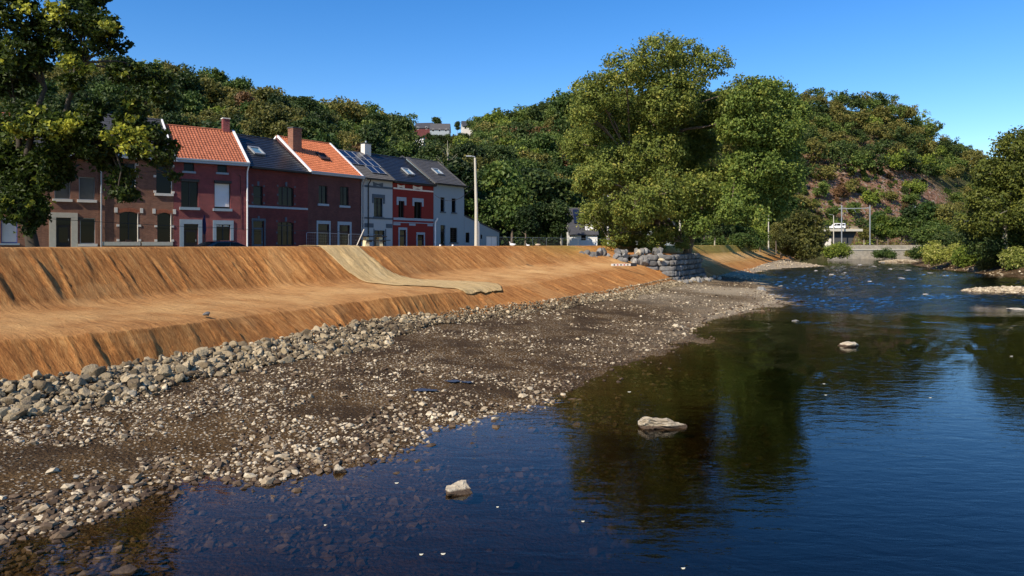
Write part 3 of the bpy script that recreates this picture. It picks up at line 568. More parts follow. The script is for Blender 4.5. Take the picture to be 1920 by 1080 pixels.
# brown brick house with white stone window blocks
A2 = along(A3,d52,-5.13); h = House('terraced_house', A2, 52, 5.12, 'brown brick house with white window blocks and orange brick arches, left of the crimson house')
ops = [h.rect(226,306,254,363),h.rect(293,309,322,362.5),h.rect(224,397,259,453),h.rect(295,399,321,453.5)]; he2 = 7.15+zoff; rh2 = he2+3.1
wall(h, M['brick_brown'], ops, he2, DEP, RDP, rh2); roof(h, M['slate'], he2, RDP, rh2, DEP, 'slate'); verge(h, 5.1, he2, RDP, rh2, M['white'], .12, DEP); gutter(h, he2, M['zinc'], hh=.5); pipe(h, .12, he2, M['grey_metal'])
for k,o in enumerate(ops): window(h,o,panes=2 if k in (0,2) else 1,sill='stone_pale' if k<2 else None,so=.1,sh=.2)
for o in ops[2:]: archfill(h,o,'brick_brown',.2); archband(h,o,'tile_orange',.28,.16)
q=[]
for k,(a,b,c,d) in enumerate(ops):
    for z in ([b+.02,(b+d)/2+.1,d-.15] if k<2 else [b+.02,(b+d)/2]):
        q += [(a-.2,z,a-.01,z+.17),(c+.01,z,c+.2,z+.17)]
    if k>1: q += [(a-.34,d-.08,a-.13,d+.3),(c+.13,d-.08,c+.34,d+.3)]
trim(h,q,'stone_pale','quoin',.035)
for a,b,c,d in ops: MB().box((c-.035,-.02,b),(c-.002,.115,d)).build('jamb', M['stone_pale'], h.o)
trim(h,[(.2,ops[2][1]-.3,2.75,ops[2][1]-.02),(2.85,ops[2][1]-.3,5.05,ops[2][1]-.02)],'concrete','ledge',.12)
mb = MB(); mb.box((1.75,-.1,ops[2][1]),(2.15,.05,ops[2][1]+.14)); pt_ = mb.build('flower_box', M['brown_door'], h.o)
# house with the grey stone door surround
A1 = along(A3,d52,-9.4); h = House('terraced_house', A1, 52, 4.25, 'brown brick house with a broad grey stone door surround, right of the tree trunk')
ops = [h.rect(102,332,132,373),h.rect(148,332,178,374.5),h.rect(105,408,133,478),h.rect(150,409,179,457)]; he1 = 6.6+zoff; rh1 = he1+2.9
wall(h, M['brick_brown'], ops, he1, DEP, RDP, rh1); roof(h, M['slate'], he1, RDP, rh1, DEP, 'slate'); gutter(h, he1, M['zinc']); 
window(h,ops[0],'grey_metal','lace',1,'stone_pale',so=.12,sh=.2); window(h,ops[1],'grey_metal','lace',1,'stone_pale',so=.12,sh=.2); door(h,ops[2]); surround(h,ops[2],'concrete',.42,.05,.36); window(h,ops[3],'grey_metal','glass',1,'stone_pale',so=.12,sh=.2)
mb = MB(); mb.box((2.9,-.03,ops[1][1]-1.5),(3.25,.01,ops[1][1]-1.3)); mb.build('vent', M['dark_frame'], h.o)
A0 = along(A3,d52,-14.6); h = House('terraced_house', A0, 52, 5.15, 'brick house with a blue door and blue window frames, behind the left tree trunk')
ops = [h.rect(2,407,33,456),h.rect(2,325,33,366),h.rect(-60,407,-30,478),h.rect(78,405,93.5,478),h.rect(-60,325,-32,366)]; he0 = 6.7+zoff; rh0 = he0+2.9
wall(h, M['brick_brown'], ops, he0, DEP, RDP, rh0); roof(h, M['tile_orange'], he0, RDP, rh0, DEP); gutter(h, he0, M['zinc'])
window(h,ops[0],'bluedoor','curtain',1,'bluestone' if 0 else 'stone_blue',blind=.95); window(h,ops[1],'bluedoor'); door(h,ops[2],'bluedoor'); door(h,ops[3],'bluedoor',False); window(h,ops[4],'bluedoor')
Am = along(A3,d52,-21.5); h = House('terraced_house', Am, 52, 6.85, 'brick house at the left edge of the photo, mostly hidden by leaves')
ops = [(1,1,2.1,2.6),(4.2,1,5.4,2.6),(1,4,2.1,5.6),(4.2,4,5.4,5.6)]
wall(h, M['brick_brown'], ops, he0, DEP, RDP, rh0); roof(h, M['slate'], he0, RDP, rh0, DEP, 'slate')
for o in ops: window(h,o)
# second terrace, turned away from the sun
d35 = (math.sin(math.radians(35)), math.cos(math.radians(35))); A4 = along(A3,d52,5.78)
def sky_r(h,he,px0,py0,px1,py1): 
    return None
h = House('terraced_house', A4, 35, 6.2, 'dark red brick house with a black roof, right of the white downpipe')
ops = [h.rect(475,349,493,384.5),h.rect(522,350,551,386),h.rect(474.5,414,495,478),h.rect(520.5,416,551,460)]; he = 6.68+zoff; rh = he+3.1; rd5 = 4.5
wall(h, M['brick_dark'], ops, he, DEP+1, rd5, rh); rf4 = roof(h, M['tile_black'], he, rd5, rh, DEP+1, 'flat'); gutter(h, he, M['dark_frame'],hh=.15)
window(h,ops[0],panes=1,sill=None,blind=.0,trans=.45); window(h,ops[1],panes=3,sill=None); door(h,ops[2],'paint_slate'); window(h,ops[3],panes=3,sill=None,trans=.85)
for k in (1,3): archfill(h,ops[k],'brick_dark',.12)
trim(h,[(.03,ops[0][1]-.22,6.15,ops[0][1]-.04)],'stone_blue','string_course',.06)
q=[]
for a,b,c,d in ops:
    q += [((a+c)/2-.1,d+.02,(a+c)/2+.1,d+.4)]+[(a-.17,z,a-.02,z+.16) for z in (b+.1,(b+d)/2,d-.05)]+[(c+.02,z,c+.17,z+.16) for z in (b+.1,(b+d)/2,d-.05)]
trim(h,[x for x in q],'paint_slate','quoin',.035); surround(h,ops[2],'paint_slate',.13,.045,.2)
skylight(h,(1.75,2.0,2.75,3.1),he,rd5,rh)
# maroon house with bright orange roof
A5 = along(A4,d35,6.2); h = House('terraced_house', A5, 35, 6.55, 'maroon brick house under a bright orange roof with a wide brick chimney')
ops = [h.rect(597.5,348,614,382),h.rect(637.5,350,654,385.5),h.rect(596,420,617,480),h.rect(636,422,655.5,480)]; he = 6.86+zoff; he=6.82+zoff; rh = he+3.35
wall(h, M['brick_maroon'], ops, he, DEP+1, rd5, rh); rf5 = roof(h, M['tile_orange2'], he, rd5, rh, DEP+1, 'pantile'); gutter(h, he, M['zinc'], deep=.2, hh=.25); verge(h, 6.42, he, rd5, rh, M['white'], .2, DEP+1); verge(h, .1, he, rd5, rh, M['white'], .18, DEP+1)
window(h,ops[0],panes=2,so=.1,sh=.2); window(h,ops[1],panes=2,so=.1,sh=.2)
door(h,ops[2],'brown_door'); surround(h,ops[2],'stone_blue',.16,.04,.3); door(h,ops[3],'brown_door'); surround(h,ops[3],'stone_blue',.22,.04,.32)
chimney(h, .72, 2.75, 1.0, .75, he+1.3, he+4.05, 'brick_brown', 'tile_grey', 0)
skylight(h,(2.95,2.05,3.85,3.1),he,rd5,rh,frame='brown_door',pane='brown_door')
pipe(h, 6.45, he, M['grey_metal'])
# pale house with solar panels
A6 = along(A5,d35,6.6); h = House('terraced_house', A6, 35, 4.2, 'narrow pale house with slate blue bands and roof solar panels, left of the red house')
ops = [h.rect(701,371,718,406.5),h.rect(702,432,722,480)]; he = 6.72+zoff; rh = he+2.9; rd6 = 4.2
wall(h, M['render_pale'], ops, he, DEP+1, rd6, rh); rf6 = roof(h, M['tile_grey'], he, rd6, rh, DEP+1, 'pantile'); gutter(h, he, M['dark_frame'],hh=.1)
window(h,ops[0],panes=2,sill='paint_slate'); window(h,ops[1],panes=2,sill=None)
a,b,c,d = ops[0]; xz = lambda px,py: (h.hx(px),h.hz(px,py))
trim(h,[(a-.25,b+1.35,a-.02,d+.35),(c+.02,b+1.35,c+.25,d+.35),(a-.02,d+.01,c+.02,d+.35)],'paint_slate','window_hood',.05)
zt = h.hz(700,352); trim(h,[(.05,zt,4.15,zt+.2)],'paint_slate','string_course',.04)
z3 = h.hz(710,411); trim(h,[(.05,z3,4.15,z3+.17)],'paint_slate','string_course',.05)
z4 = h.hz(710,427); trim(h,[(.05,z4,ops[1][0]-.12,z4+.42),(ops[1][2]+.12,z4,4.15,z4+.42)],'paint_slate','painted_band',.02); trim(h,[(ops[1][0]-.14,.2,ops[1][0]-.01,ops[1][3]+.15),(ops[1][2]+.01,.2,ops[1][2]+.14,ops[1][3]+.15)],'paint_slate','window_hood',.025)
def bowtie(h, px0, px1, py0, py1, mat):
    x0,x1 = h.hx(px0),h.hx(px1); pm=(px0+px1)/2; z1,z0 = h.hz(pm,py0),h.hz(pm,py1); xm=(x0+x1)/2; zm=(z0+z1)/2; q=(z1-z0)*.18
    P_=[(x0,z0),(xm,zm-q),(x1,z0),(x1,z1),(xm,zm+q),(x0,z1)]; mb=MB(); V=[(x,-.03,z) for x,z in P_]+[(x,.02,z) for x,z in P_]
    mb.add(V,[(0,1,4,5),(1,2,3,4)]+[(i,i+6,(i+1)%6+6,(i+1)%6) for i in range(6)]); mb.build('frieze_ornament', M[mat], h.o)
bowtie(h,699.5,718,342,350,'paint_slate'); pipe(h,.75,he,M['dark_frame']); pipe(h,.12,he,M['grey_metal'])
def solar(h,he,rd,rh,x0,t0,nx,ny_,pw=.98,ph=1.35):
    sl = math.hypot(rd,rh-he); uy,uz = rd/sl,(rh-he)/sl; ny,nz = -uz,uy
    for i in range(nx):
        for j in range(ny_):
            def pt(x,t,L): return (x,t*uy+ny*L,he+t*uz+nz*L)
            xa,ta = x0+i*(pw+.03),t0+j*(ph+.03); mb = MB()
            V=[pt(xa,ta,.17),pt(xa+pw,ta,.17),pt(xa+pw,ta+ph,.17),pt(xa,ta+ph,.17),pt(xa,ta,.13),pt(xa+pw,ta,.13),pt(xa+pw,ta+ph,.13),pt(xa,ta+ph,.13)]
            mb.add(V,[(0,1,2,3),(0,4,5,1),(1,5,6,2),(2,6,7,3),(3,7,4,0)],0)
            for p,q in (((xa,ta),(xa+pw,ta)),((xa+pw,ta),(xa+pw,ta+ph)),((xa+pw,ta+ph),(xa,ta+ph)),((xa,ta+ph),(xa,ta))): mb.beam(pt(*p,.175),pt(*q,.175),.03,.03,1,up=(0,ny,nz))
            mb.build('solar_panel', [M['solar'],M['grey_metal']], h.o)
solar(h,he,rd6,rh,.25,2.2,4,2); solar(h,he,rd6,rh,1.9,.75,2,1)
# red house
A7 = along(A6,d35,4.25); h = House('terraced_house', A7, 35, 6.3, 'bright red rendered house with pale blue window hoods and a black roof with one skylight')
ops = [h.rect(747,375,758,408),h.rect(776.5,377,790.5,409.5),h.rect(749,431,761,480),h.rect(782.5,440,794.5,480)]; he = 6.72+zoff; rh = he+2.95
wall(h, M['render_red'], ops, he, DEP+1, rd6, rh); rf7 = roof(h, M['tile_black'], he, rd6, rh, DEP+1, 'flat'); gutter(h, he, M['dark_frame'],hh=.2); verge(h,.05,he,rd6,rh,M['tile_grey'],.22)
for o in ops[:2]:
    window(h,o,panes=2,sill='stone_blue',so=.05); a,b,c,d = o; trim(h,[(a-.28,b+1.3,a-.01,d+.3),(c+.01,b+1.3,c+.28,d+.3),(a-.01,d-.1,c+.01,d+.3)],'stone_blue','window_hood',.05)
for o in ops[2:]: door(h,o); surround(h,o,'stone_blue',.17,.04,.25)
z5 = h.hz(770,357); trim(h,[(.05,z5,6.25,z5+.16)],'stone_pale','string_course',.05)
z6 = h.hz(770,413.5); trim(h,[(.05,z6,6.25,z6+.24)],'stone_blue','string_course',.06); z7 = h.hz(770,418.5); trim(h,[(.05,z7,6.25,z7+.09)],'stone_blue','string_course',.04)
z8 = h.hz(770,423); trim(h,[(.05,z8,1.1,z8+.22),(2.4,z8,3.4,z8+.22),(5.3,z8,6.2,z8+.22)],'stone_blue','painted_band',.02)
bowtie(h,745,758.5,346,353,'stone_pale'); bowtie(h,774,791.5,348.5,356,'stone_pale'); chimney(h, .15, rd6-.1, .9, .6, he+2.3, he+4.0, 'stone_pale', 'dark_frame', 1)
skylight(h,(3.35,1.3,4.3,2.5),he,rd6,rh)
# pale blue end house with lean-to annex
A8 = along(A7,d35,6.33); h = House('terraced_house', A8, 35, 5.35, 'pale blue end house of the terrace with a grey roof and a sloping garage annex')
ops = [h.rect(826,370,834,397),h.rect(847,372,855,398.5),h.rect(826,422,835,472),h.rect(844,427,857.5,454.5)]; he = 6.95+zoff; rh = he+2.85; rd8=4.0
wall(h, M['render_blue'], ops, he, DEP+1, rd8, rh); rf8 = roof(h, M['tile_grey'], he, rd8, rh, DEP+1, 'flat'); gutter(h, he, M['dark_frame'],hh=.12); verge(h,.1,he,rd8,rh,M['tile_grey'],.5); verge(h,5.3,he,rd8,rh,M['tile_grey'],.2,DEP+1)
window(h,ops[0],panes=1,sill='paint_slate'); window(h,ops[1],panes=1,sill='paint_slate'); door(h,ops[2],'dark_frame'); window(h,ops[3],panes=2,sill='paint_slate',bars=True); pipe(h,.15,4.3,M['white'],r=.09,z0=1.0)
skylight(h,(2.2,1.75,3.2,2.8),he,rd8,rh)
ops = [h.rect(873,436,880,455),h.rect(912,443.5,932.5,476),h.rect(901,440,904,448)]
x0 = 5.37; x1 = h.hx(936); mb = MB(); zt0 = h.hz(868,405); zt1 = h.hz(936,436)
xs = sorted([x0,x1]+[v for o in ops for v in (o[0],o[2])]); zc = sorted([-.3,1.2]+[v for o in ops for v in (o[1],o[3])]); top = lambda x: zt0+(zt1-zt0)*(x-x0)/(x1-x0)
zmax = max(o[3] for o in ops)
for i in range(len(xs)-1):
    zz = [z for z in zc if z<=zmax]
    for j in range(len(zz)-1):
        cx_,cz_ = (xs[i]+xs[i+1])/2,(zz[j]+zz[j+1])/2
        if any(o[0]<cx_<o[2] and o[1]<cz_<o[3] for o in ops): continue
        mb.add([(xs[i],0,zz[j]),(xs[i+1],0,zz[j]),(xs[i+1],0,zz[j+1]),(xs[i],0,zz[j+1])],[(0,1,2,3)])
    mb.add([(xs[i],0,zmax),(xs[i+1],0,zmax),(xs[i+1],0,max(top(xs[i+1]),zmax)),(xs[i],0,max(top(xs[i]),zmax))],[(0,1,2,3)])
mb.add([(x1,0,-.3),(x1,7,-.3),(x1,7,zt1),(x1,0,zt1)],[(0,1,2,3)]); mb.add([(x0,7,-.3),(x1,7,-.3),(x1,7,zt1),(x0,7,zt0)],[(0,1,2,3)])
mb.build('annex_wall', M['render_blue'], h.o); mb = MB(); mb.add([(x0,-.1,zt0+.03),(x1+.1,-.1,zt1+.02),(x1+.1,7.1,zt1+.02),(x0,7.1,zt0+.03)],[(0,1,2,3)]); o_ = mb.build('annex_roof', M['slate'], h.o); mo = o_.modifiers.new('s','SOLIDIFY'); mo.thickness=.1; mo.offset=1
window(h,ops[0],panes=1,sill=None); window(h,ops[2],panes=1,sill=None)
a,b,c,d = ops[1]; mb = MB(); mb.box((a,.08,b),(c,.14,d)); gd = mb.build('garage_door', M['white'], h.o); mb = MB(); mb.box(((a+c)/2-.02,.07,b),((a+c)/2+.02,.085,d)); mb.build('door_seam', M['grey_metal'], gd)
# gabled house peeking over the roofs and others behind the trees
def cottage(px0, px1, pyb, pye, pyr, Y, wm, rm, label, depth=8.0, rot=0.0, front_gable=False, wins=3, name='hillside_house'):
    x0,_,zb = P(px0,pyb,Y); x1,_,_ = P(px1,pyb,Y); w = x1-x0; ze = P(px0,pye,Y)[2]-zb; zr = P(px0,pyr,Y)[2]-zb
    o = empty(name,(x0,Y,zb),math.radians(rot),label=label,cat='house'); mb = MB(); mb.box((0,0,-9),(w,depth,ze-.01))
    if front_gable: mb.add([(0,0,ze),(w,0,ze),(w/2,0,zr),(0,depth,ze),(w,depth,ze),(w/2,depth,zr)],[(0,1,2),(3,5,4)])
    else: mb.add([(0,0,ze),(0,depth,ze),(0,depth/2,zr),(w,0,ze),(w,depth,ze),(w,depth/2,zr)],[(0,1,2),(3,5,4)])
    mb.build('wall', M[wm], o); mb = MB()
    if front_gable: mb.beam((w/2,-.3,zr+.05),(w/2,-.3,zr+.05+1e-3),.01,.01); mb.add([(-.3,-.3,ze-.2),(w/2,-.3,zr+.08),(w/2,depth+.3,zr+.08),(-.3,depth+.3,ze-.2),(w+.3,-.3,ze-.2),(w+.3,depth+.3,ze-.2)],[(0,1,2,3),(1,4,5,2)])
    else: mb.add([(-.2,-.35,ze-.2),(w+.2,-.35,ze-.2),(w+.2,depth/2,zr+.08),(-.2,depth/2,zr+.08),(w+.2,depth+.35,ze-.2),(-.2,depth+.35,ze-.2)],[(0,1,2,3),(3,2,4,5)])
    r = mb.build('roof', M[rm], o); mo = r.modifiers.new('s','SOLIDIFY'); mo.thickness=.15
    for k in range(wins):
        xw = w*(k+.5)/wins; mb = MB(); mb.box((xw-.45,-.03,ze*.45),(xw+.45,.05,ze*.45+1.2)); f_=mb.build('window', M['white'], o); mb = MB(); mb.box((xw-.38,-.045,ze*.45+.07),(xw+.38,.04,ze*.45+1.13)); mb.build('pane', M['glass'], f_)
    return o,w,ze,zr
cottage(742,768,312,300,293,88,'paint_slate','slate','grey gable peeking above the roofs behind the red and the pale blue house',5,0,True,0,'rear_house')
cottage(806,842,250,242.5,229,338,'render_pale','tile_grey','grey roofed house on the hilltop, in the middle of the three against the sky',9,0,False,3)
cottage(867,888,246,236,224,340,'stone_pale','slate','cream gabled house on the hilltop, furthest right of the hilltop houses',9,8,False,2)
cottage(776,808,245,240,228,345,'brick_dark','slate','dark house on the hilltop, left of the grey roofed one',9,-8,False,2)
o,w,ze,zr = cottage(773,794,267,257,254,300,'white','dark_frame','small white modern house with a flat roof standing in the wood below the hilltop',7,0,False,1)
o,w,ze,zr = cottage(1068,1120,462,438,387,118,'white','slate','house with a steep dark roof with solar panels, left of the large plane tree',11,0,False,1,'riverside_house')
mb = MB(); mb.box((w-1.9,.6,1.2),(w-.15,2.2,ze+2.3)); mb.build('dormer', M['white'], o)
for i in range(3):
    for j in range(2):
        mb = MB(); t0=.35+.28*j; xa=.9+1.1*i; p=lambda x,t,L:(x,11/2*t-.02*L-.12,ze+(zr-ze)*t+L+.12)
        mb.add([p(xa,t0,.12),p(xa+1.0,t0,.12),p(xa+1,t0+.26,.12),p(xa,t0+.26,.12)],[(0,1,2,3)]); q=mb.build('solar_panel',M['solar'],o); mo=q.modifiers.new('s','SOLIDIFY'); mo.thickness=.05
cottage(1222,1268,463,420,400,140,'render_pale','slate','pale house standing in shade right behind the trunk of the plane tree',9,10,False,3,'riverside_house')

# ------------------------------------------------------------------ vegetation
M['leaf_plane'] = leafmat('plane_leaf', (.075,.11,.02),(.19,.235,.045),(.36,.35,.07),.35,.0)
M['leaf_catalpa'] = leafmat('catalpa_leaf', (.02,.035,.006),(.065,.095,.014),(.44,.44,.05),.4,.0)
M['leaf_dark'] = leafmat('dark_leaf', (.018,.036,.010),(.045,.075,.018),(.10,.12,.03),.3)
M['leaf_mid'] = leafmat('mid_leaf', (.035,.07,.014),(.085,.13,.026),(.16,.18,.04),.3)
M['leaf_olive'] = leafmat('olive_leaf', (.065,.072,.018),(.14,.14,.032),(.22,.18,.045),.3)
M['leaf_lime'] = leafmat('lime_leaf', (.06,.10,.014),(.13,.18,.025),(.22,.24,.04),.3)
M['leaf_russet'] = leafmat('russet_leaf', (.07,.045,.018),(.13,.075,.03),(.17,.12,.04),.25)
M['leaf_knot'] = leafmat('knotweed_leaf', (.09,.12,.018),(.24,.26,.05),(.46,.44,.16),.3)
M['leaf_gold'] = leafmat('golden_leaf', (.07,.09,.016),(.165,.18,.03),(.30,.29,.05),.32)
def leafquads(mb, C, N, L, W, tint, mat=0):
    n_ = len(C); N = N/(np.linalg.norm(N,axis=1)[:,None]+1e-9); r = rng.normal(size=(n_,3)); r -= N*(r*N).sum(1)[:,None]; r /= (np.linalg.norm(r,axis=1)[:,None]+1e-9); q = np.cross(N,r)
    L = np.broadcast_to(L,(n_,))[:,None]*.5; W = np.broadcast_to(W,(n_,))[:,None]*.5; dr_ = N*L*.35
    V = np.stack([C-r*L-dr_, C+q*W+r*L*.15, C+r*L-dr_, C-q*W+r*L*.15],1).reshape(-1,3)
    mb.add(V, np.arange(n_*4).reshape(-1,4), mat, np.repeat(tint,4))
def foliage(mb, lobes, n_, L, clump=None, dens=9, mat=0, aspect=.7, tbias=0.0, shell=(.62,1.05), up=.35):
    lo = np.array(lobes,float); w = lo[:,3]**2; w/=w.sum(); nc = max(len(lo)*4, n_//dens); k = rng.choice(len(lo),nc,p=w)
    d = rng.normal(size=(nc,3)); d /= np.linalg.norm(d,axis=1)[:,None]; rr = rng.uniform(*shell,nc)
    cc = lo[k,:3]+d*(lo[k,3]*rr)[:,None]*np.array([1,1,.85]); cr = (clump or L*1.6)*rng.uniform(.6,1.4,nc); ct = np.clip(rng.normal(.42,.22,nc)+tbias,0,1)
    j = rng.choice(nc,n_); o = np.clip(rng.normal(size=(n_,3)),-1.7,1.7)*.55; C = cc[j]+o*cr[j][:,None]*np.array([1,1,.7])
    N = d[j]*.55+rng.normal(size=(n_,3))*.55+np.array([0,0,up]); t = np.clip(ct[j]+rng.normal(0,.12,n_),0,1)
    s_ = L*rng.uniform(.65,1.3,n_); leafquads(mb,C,N,s_,s_*aspect,t,mat); return cc
def limb(mb, p, q, r0, r1, mat=1, sag=.12, n_=7, sides=7):
    p=np.array(p,float); q=np.array(q,float); t=np.linspace(0,1,n_)[:,None]; L=np.linalg.norm(q-p); off=rng.normal(size=3)*L*sag*.5+np.array([0,0,L*sag*.6])
    pts=p*(1-t)+q*t+off*np.sin(t*math.pi)+rng.normal(size=(n_,3))*L*.012*np.sin(t*math.pi); mb.tube(pts,np.linspace(r0,r1,n_),sides,mat,.5)
    return pts
def big_tree(name, base, trunk_top, lobes, nleaf, L, tr, leafm, barkm, label, cat='tree', group=None, twigs=3, clump=None, dens=9, forks=None, aspect=.7, tbias=0.0, shell=(.62,1.05), lit_lobes=None):
    base=np.array(base,float); o = empty(name, tuple(base), label=label, cat=cat, group=group); lo = np.array(lobes,float); lo[:,:3]-=base; tt_=np.array(trunk_top,float)-base
    mt = MB(); pts = np.stack([np.zeros(3)-[0,0,.6],tt_*.12+[0,0,0],tt_*.5+rng.normal(size=3)*.12,tt_]); rad=[tr*1.5,tr*1.12,tr*.9,tr*.75]; mt.tube(pts,rad,12,0)
    fk = [tt_]+([np.array(f)-base for f in forks] if forks else []); fr=[tr*.7]
    for f in fk[1:]: limb(mt,tt_,f,tr*.6,tr*.34,0,.08,8,9)
    mc = MB(); cc = foliage(mc, lo, nleaf, L, clump, dens, 0, aspect, tbias, shell)
    if lit_lobes:
        h2 = np.array(lit_lobes,float); h2[:,:3]-=base; foliage(mc, h2, 1800, L, clump, dens, 0, aspect, .36, shell)  # sunlit leaf clusters, their brightness put into a higher leaf tint
    for c in lo:
        i = int(np.argmin([np.linalg.norm(f-c[:3])+(.3*max(0,f[2]-c[2])) for f in fk])); r0 = tr*(.42 if i==0 else .26); limb(mt, fk[i], c[:3], r0, r0*.3, 0)
        for _ in range(twigs):
            q_ = cc[rng.integers(len(cc))]; near = cc[np.argsort(np.linalg.norm(cc-c[:3],axis=1))[:max(4,len(cc)//len(lo))]]; q_ = near[rng.integers(len(near))]
            limb(mt, c[:3], q_, r0*.28, .012, 0, .15, 5, 5)
    mt.build('trunk', M[barkm], o); mc.build('crown', M[leafm], o); return o
def lobes_px(L_, Y, jit, rep=2, ff=1.0):
    out=[]
    for px,py,r in L_:
        for k in range(rep):
            y_ = Y+(rng.uniform(-1,1)*jit if rep>1 else rng.uniform(-.3,.3)*jit); x,_,z = P(px,py,Y); out.append((x,y_,z,r/F*Y*ff))
    return out
# the two plane trees by the block wall
pl1 = [(1105,190,38),(1160,150,42),(1215,125,40),(1272,112,36),(1312,142,34),(1100,262,44),(1165,225,55),(1240,200,58),(1308,205,48),(1102,345,36),(1150,315,55),(1222,290,60),(1290,280,55),(1122,402,34),(1172,392,48),(1232,370,55),(1292,362,42),(1158,437,20),(1205,432,24),(1335,262,40),(1335,335,38),(1082,230,24),(1186,452,12),(1245,452,10),(1340,180,20),(1140,455,8),(1215,455,16),(1228,462,14),(1175,458,12),(1258,462,10),(1240,440,20),(1262,425,22),(1350,200,34),(1372,235,34),(1288,446,16),(1278,458,10)]
big_tree('plane_tree', (18.2,90.5,3.9), (18.6,90.5,8.5), lobes_px(pl1,90,8,2,.95), 135000, .32, .55, 'leaf_plane', 'bark', 'huge green plane tree on the terrace above the block wall', forks=[P(1180,300,90),P(1250,250,92),P(1215,380,88)], clump=.66, dens=18)
pl2 = [(1400,190,34),(1452,180,34),(1488,215,32),(1380,245,42),(1440,250,48),(1486,272,32),(1400,315,44),(1458,330,44),(1488,352,22),(1420,372,38),(1372,372,34),(1462,392,18),(1360,205,26),(1345,400,24),(1395,405,18),(1300,420,22),(1318,395,26)]
big_tree('plane_tree', (22.6,93.5,3.7), (24.5,91,10), lobes_px(pl2,86.5,6,2,1.0), 85000, .33, .45, 'leaf_plane', 'bark', 'second plane tree, with the lower crown right behind the huge one', forks=[P(1420,280,87),P(1380,340,88)], clump=.66, dens=18)
# broad leaved tree at the left edge
ct = [(40,30,60),(110,55,50),(165,40,45),(205,60,40),(225,85,16),(60,100,55),(20,150,50),(140,100,30),(190,90,25),(150,155,24),(240,140,36),(292,140,34),(175,205,28),(250,195,34),(300,175,24),(60,225,50),(125,250,52),(15,290,55),(85,320,52),(245,235,34),(290,252,28),(190,275,46),(228,330,26),(55,385,50),(235,365,20),(300,298,22),(20,350,45),(70,405,22),(60,430,18),(150,270,34),(190,300,26),(260,285,26),(300,275,22),(165,235,30),(110,300,34),(-60,100,90),(-80,250,90),(-90,370,70),(60,-60,90),(-20,-50,90),(150,-25,50),(310,330,14)]
big_tree('catalpa_tree', (-28.8,43.5,3.9), (-29.4,43.5,8.3), lobes_px(ct,43,3.0,1,.80)+lobes_px(ct[16:28],45,2,1,.75), 56000, .29, .34, 'leaf_catalpa', 'bark_dark', 'large spreading tree with big leaves, sunlit clusters tinted yellow, at the left edge', forks=[P(30,200,43.5),P(85,165,43.5),P(150,120,43),P(200,260,43),P(90,290,43.5)], twigs=8, clump=.36, dens=16, tbias=-.16, lit_lobes=lobes_px([(70,200,12),(40,235,24),(95,240,26),(140,225,18),(20,250,18),(215,250,22),(245,240,24),(265,255,18),(230,275,16),(275,280,12),(130,115,16),(165,130,14),(110,20,20),(200,40,14),(60,20,18)],40.6,.6,1,1.0))
# big tree on the right bank
rt = [(1893,275,36),(1935,280,42),(1862,325,34),(1905,335,46),(1850,375,32),(1905,400,40),(1955,350,55),(1965,430,45),(1838,415,24),(1872,425,26),(1990,300,50)]
big_tree('riverside_tree', (83.5,122,2.4), (83.6,122,9), lobes_px(rt,120,5,2,.95), 42000, .46, .45, 'leaf_gold', 'bark_pale', 'tall yellow green tree on the right bank at the photo edge', forks=[P(1890,330,120),P(1940,380,121)], clump=.9, dens=14)
dk = [(1842,425,22),(1870,445,28),(1900,452,26),(1838,462,22),(1930,455,24),(1862,475,18)]
big_tree('riverside_tree', (87,127,1.8), (87,126,4), lobes_px(dk,125,3,2,1), 15000, .42, .3, 'leaf_dark', 'bark', 'dark low tree beneath the tall yellow green one on the right bank', clump=.8, dens=12)
mt_ = [(1492,430,26),(1510,425,26),(1522,440,20),(1480,460,20),(1500,462,28),(1522,466,18),(1496,408,16),(1520,414,10)]
big_tree('riverside_tree', (P(1512,486,205)[0],205,1.2), P(1515,462,205), lobes_px(mt_,205,4,2,1), 16000, .65, .3, 'leaf_olive', 'bark_pale', 'round olive green tree with a pale leaning trunk where the orange bank ends', clump=1.1, dens=12)
# shrubs
def shrub(px, pyb, w, h, Y, leafm, label, group=None, n_=5000, L=.3, name='shrub'):
    x,_,z = P(px,pyb,Y); rw=w/F*Y; rh=h/F*Y; o = empty(name,(x,Y,z),label=label,cat='shrub',group=group); lo=[]
    for _ in range(9): a=rng.uniform(-.5,.5); lo.append((a*rw*.85,rng.uniform(-.35,.35)*rw*.6,rh*rng.uniform(.3,.78)*(1-abs(a)*.7),min(rw,rh*1.4)*rng.uniform(.2,.33)))
    mc=MB(); cc=foliage(mc,lo,n_,L,L*1.8,10,0,.6); mc.build('crown',M[leafm],o); mt=MB()
    for _ in range(5): limb(mt,(rng.uniform(-.1,.1)*rw,0,-.2),lo[rng.integers(9)][:3],.05,.02,0)
    mt.build('stem',M['bark'],o); return o
shrub(1775,492,80,42,150,'leaf_knot','pale flowering knotweed clump on the right bank, left of the brighter yellow one',n_=9000,L=.42,name='knotweed_shrub')
shrub(1822,497,62,40,140,'leaf_lime','bright yellow green knotweed clump in the middle of the right bank',n_=7000,L=.42,name='knotweed_shrub')
shrub(1912,512,60,52,118,'leaf_knot','large pale knotweed bush at the right edge above the water',n_=8000,L=.4,name='knotweed_shrub')
shrub(1732,488,34,30,175,'leaf_mid','small green bush at the tip of the right bank',n_=3500,L=.45)
shrub(1860,505,50,26,128,'leaf_olive','low olive bush between two knotweed clumps, under the dark tree',n_=3500,L=.4)
shrub(1752,455,60,38,185,'leaf_mid','blue green bush behind the knotweed on the right bank',n_=6000,L=.5)
shrub(1800,462,70,30,175,'leaf_dark','dark bush row behind the pale knotweed',n_=6000,L=.5)
shrub(1575,484,75,28,235,'leaf_lime','low yellow green hedge of bushes left of the far stone wall',n_=7000,L=.5)
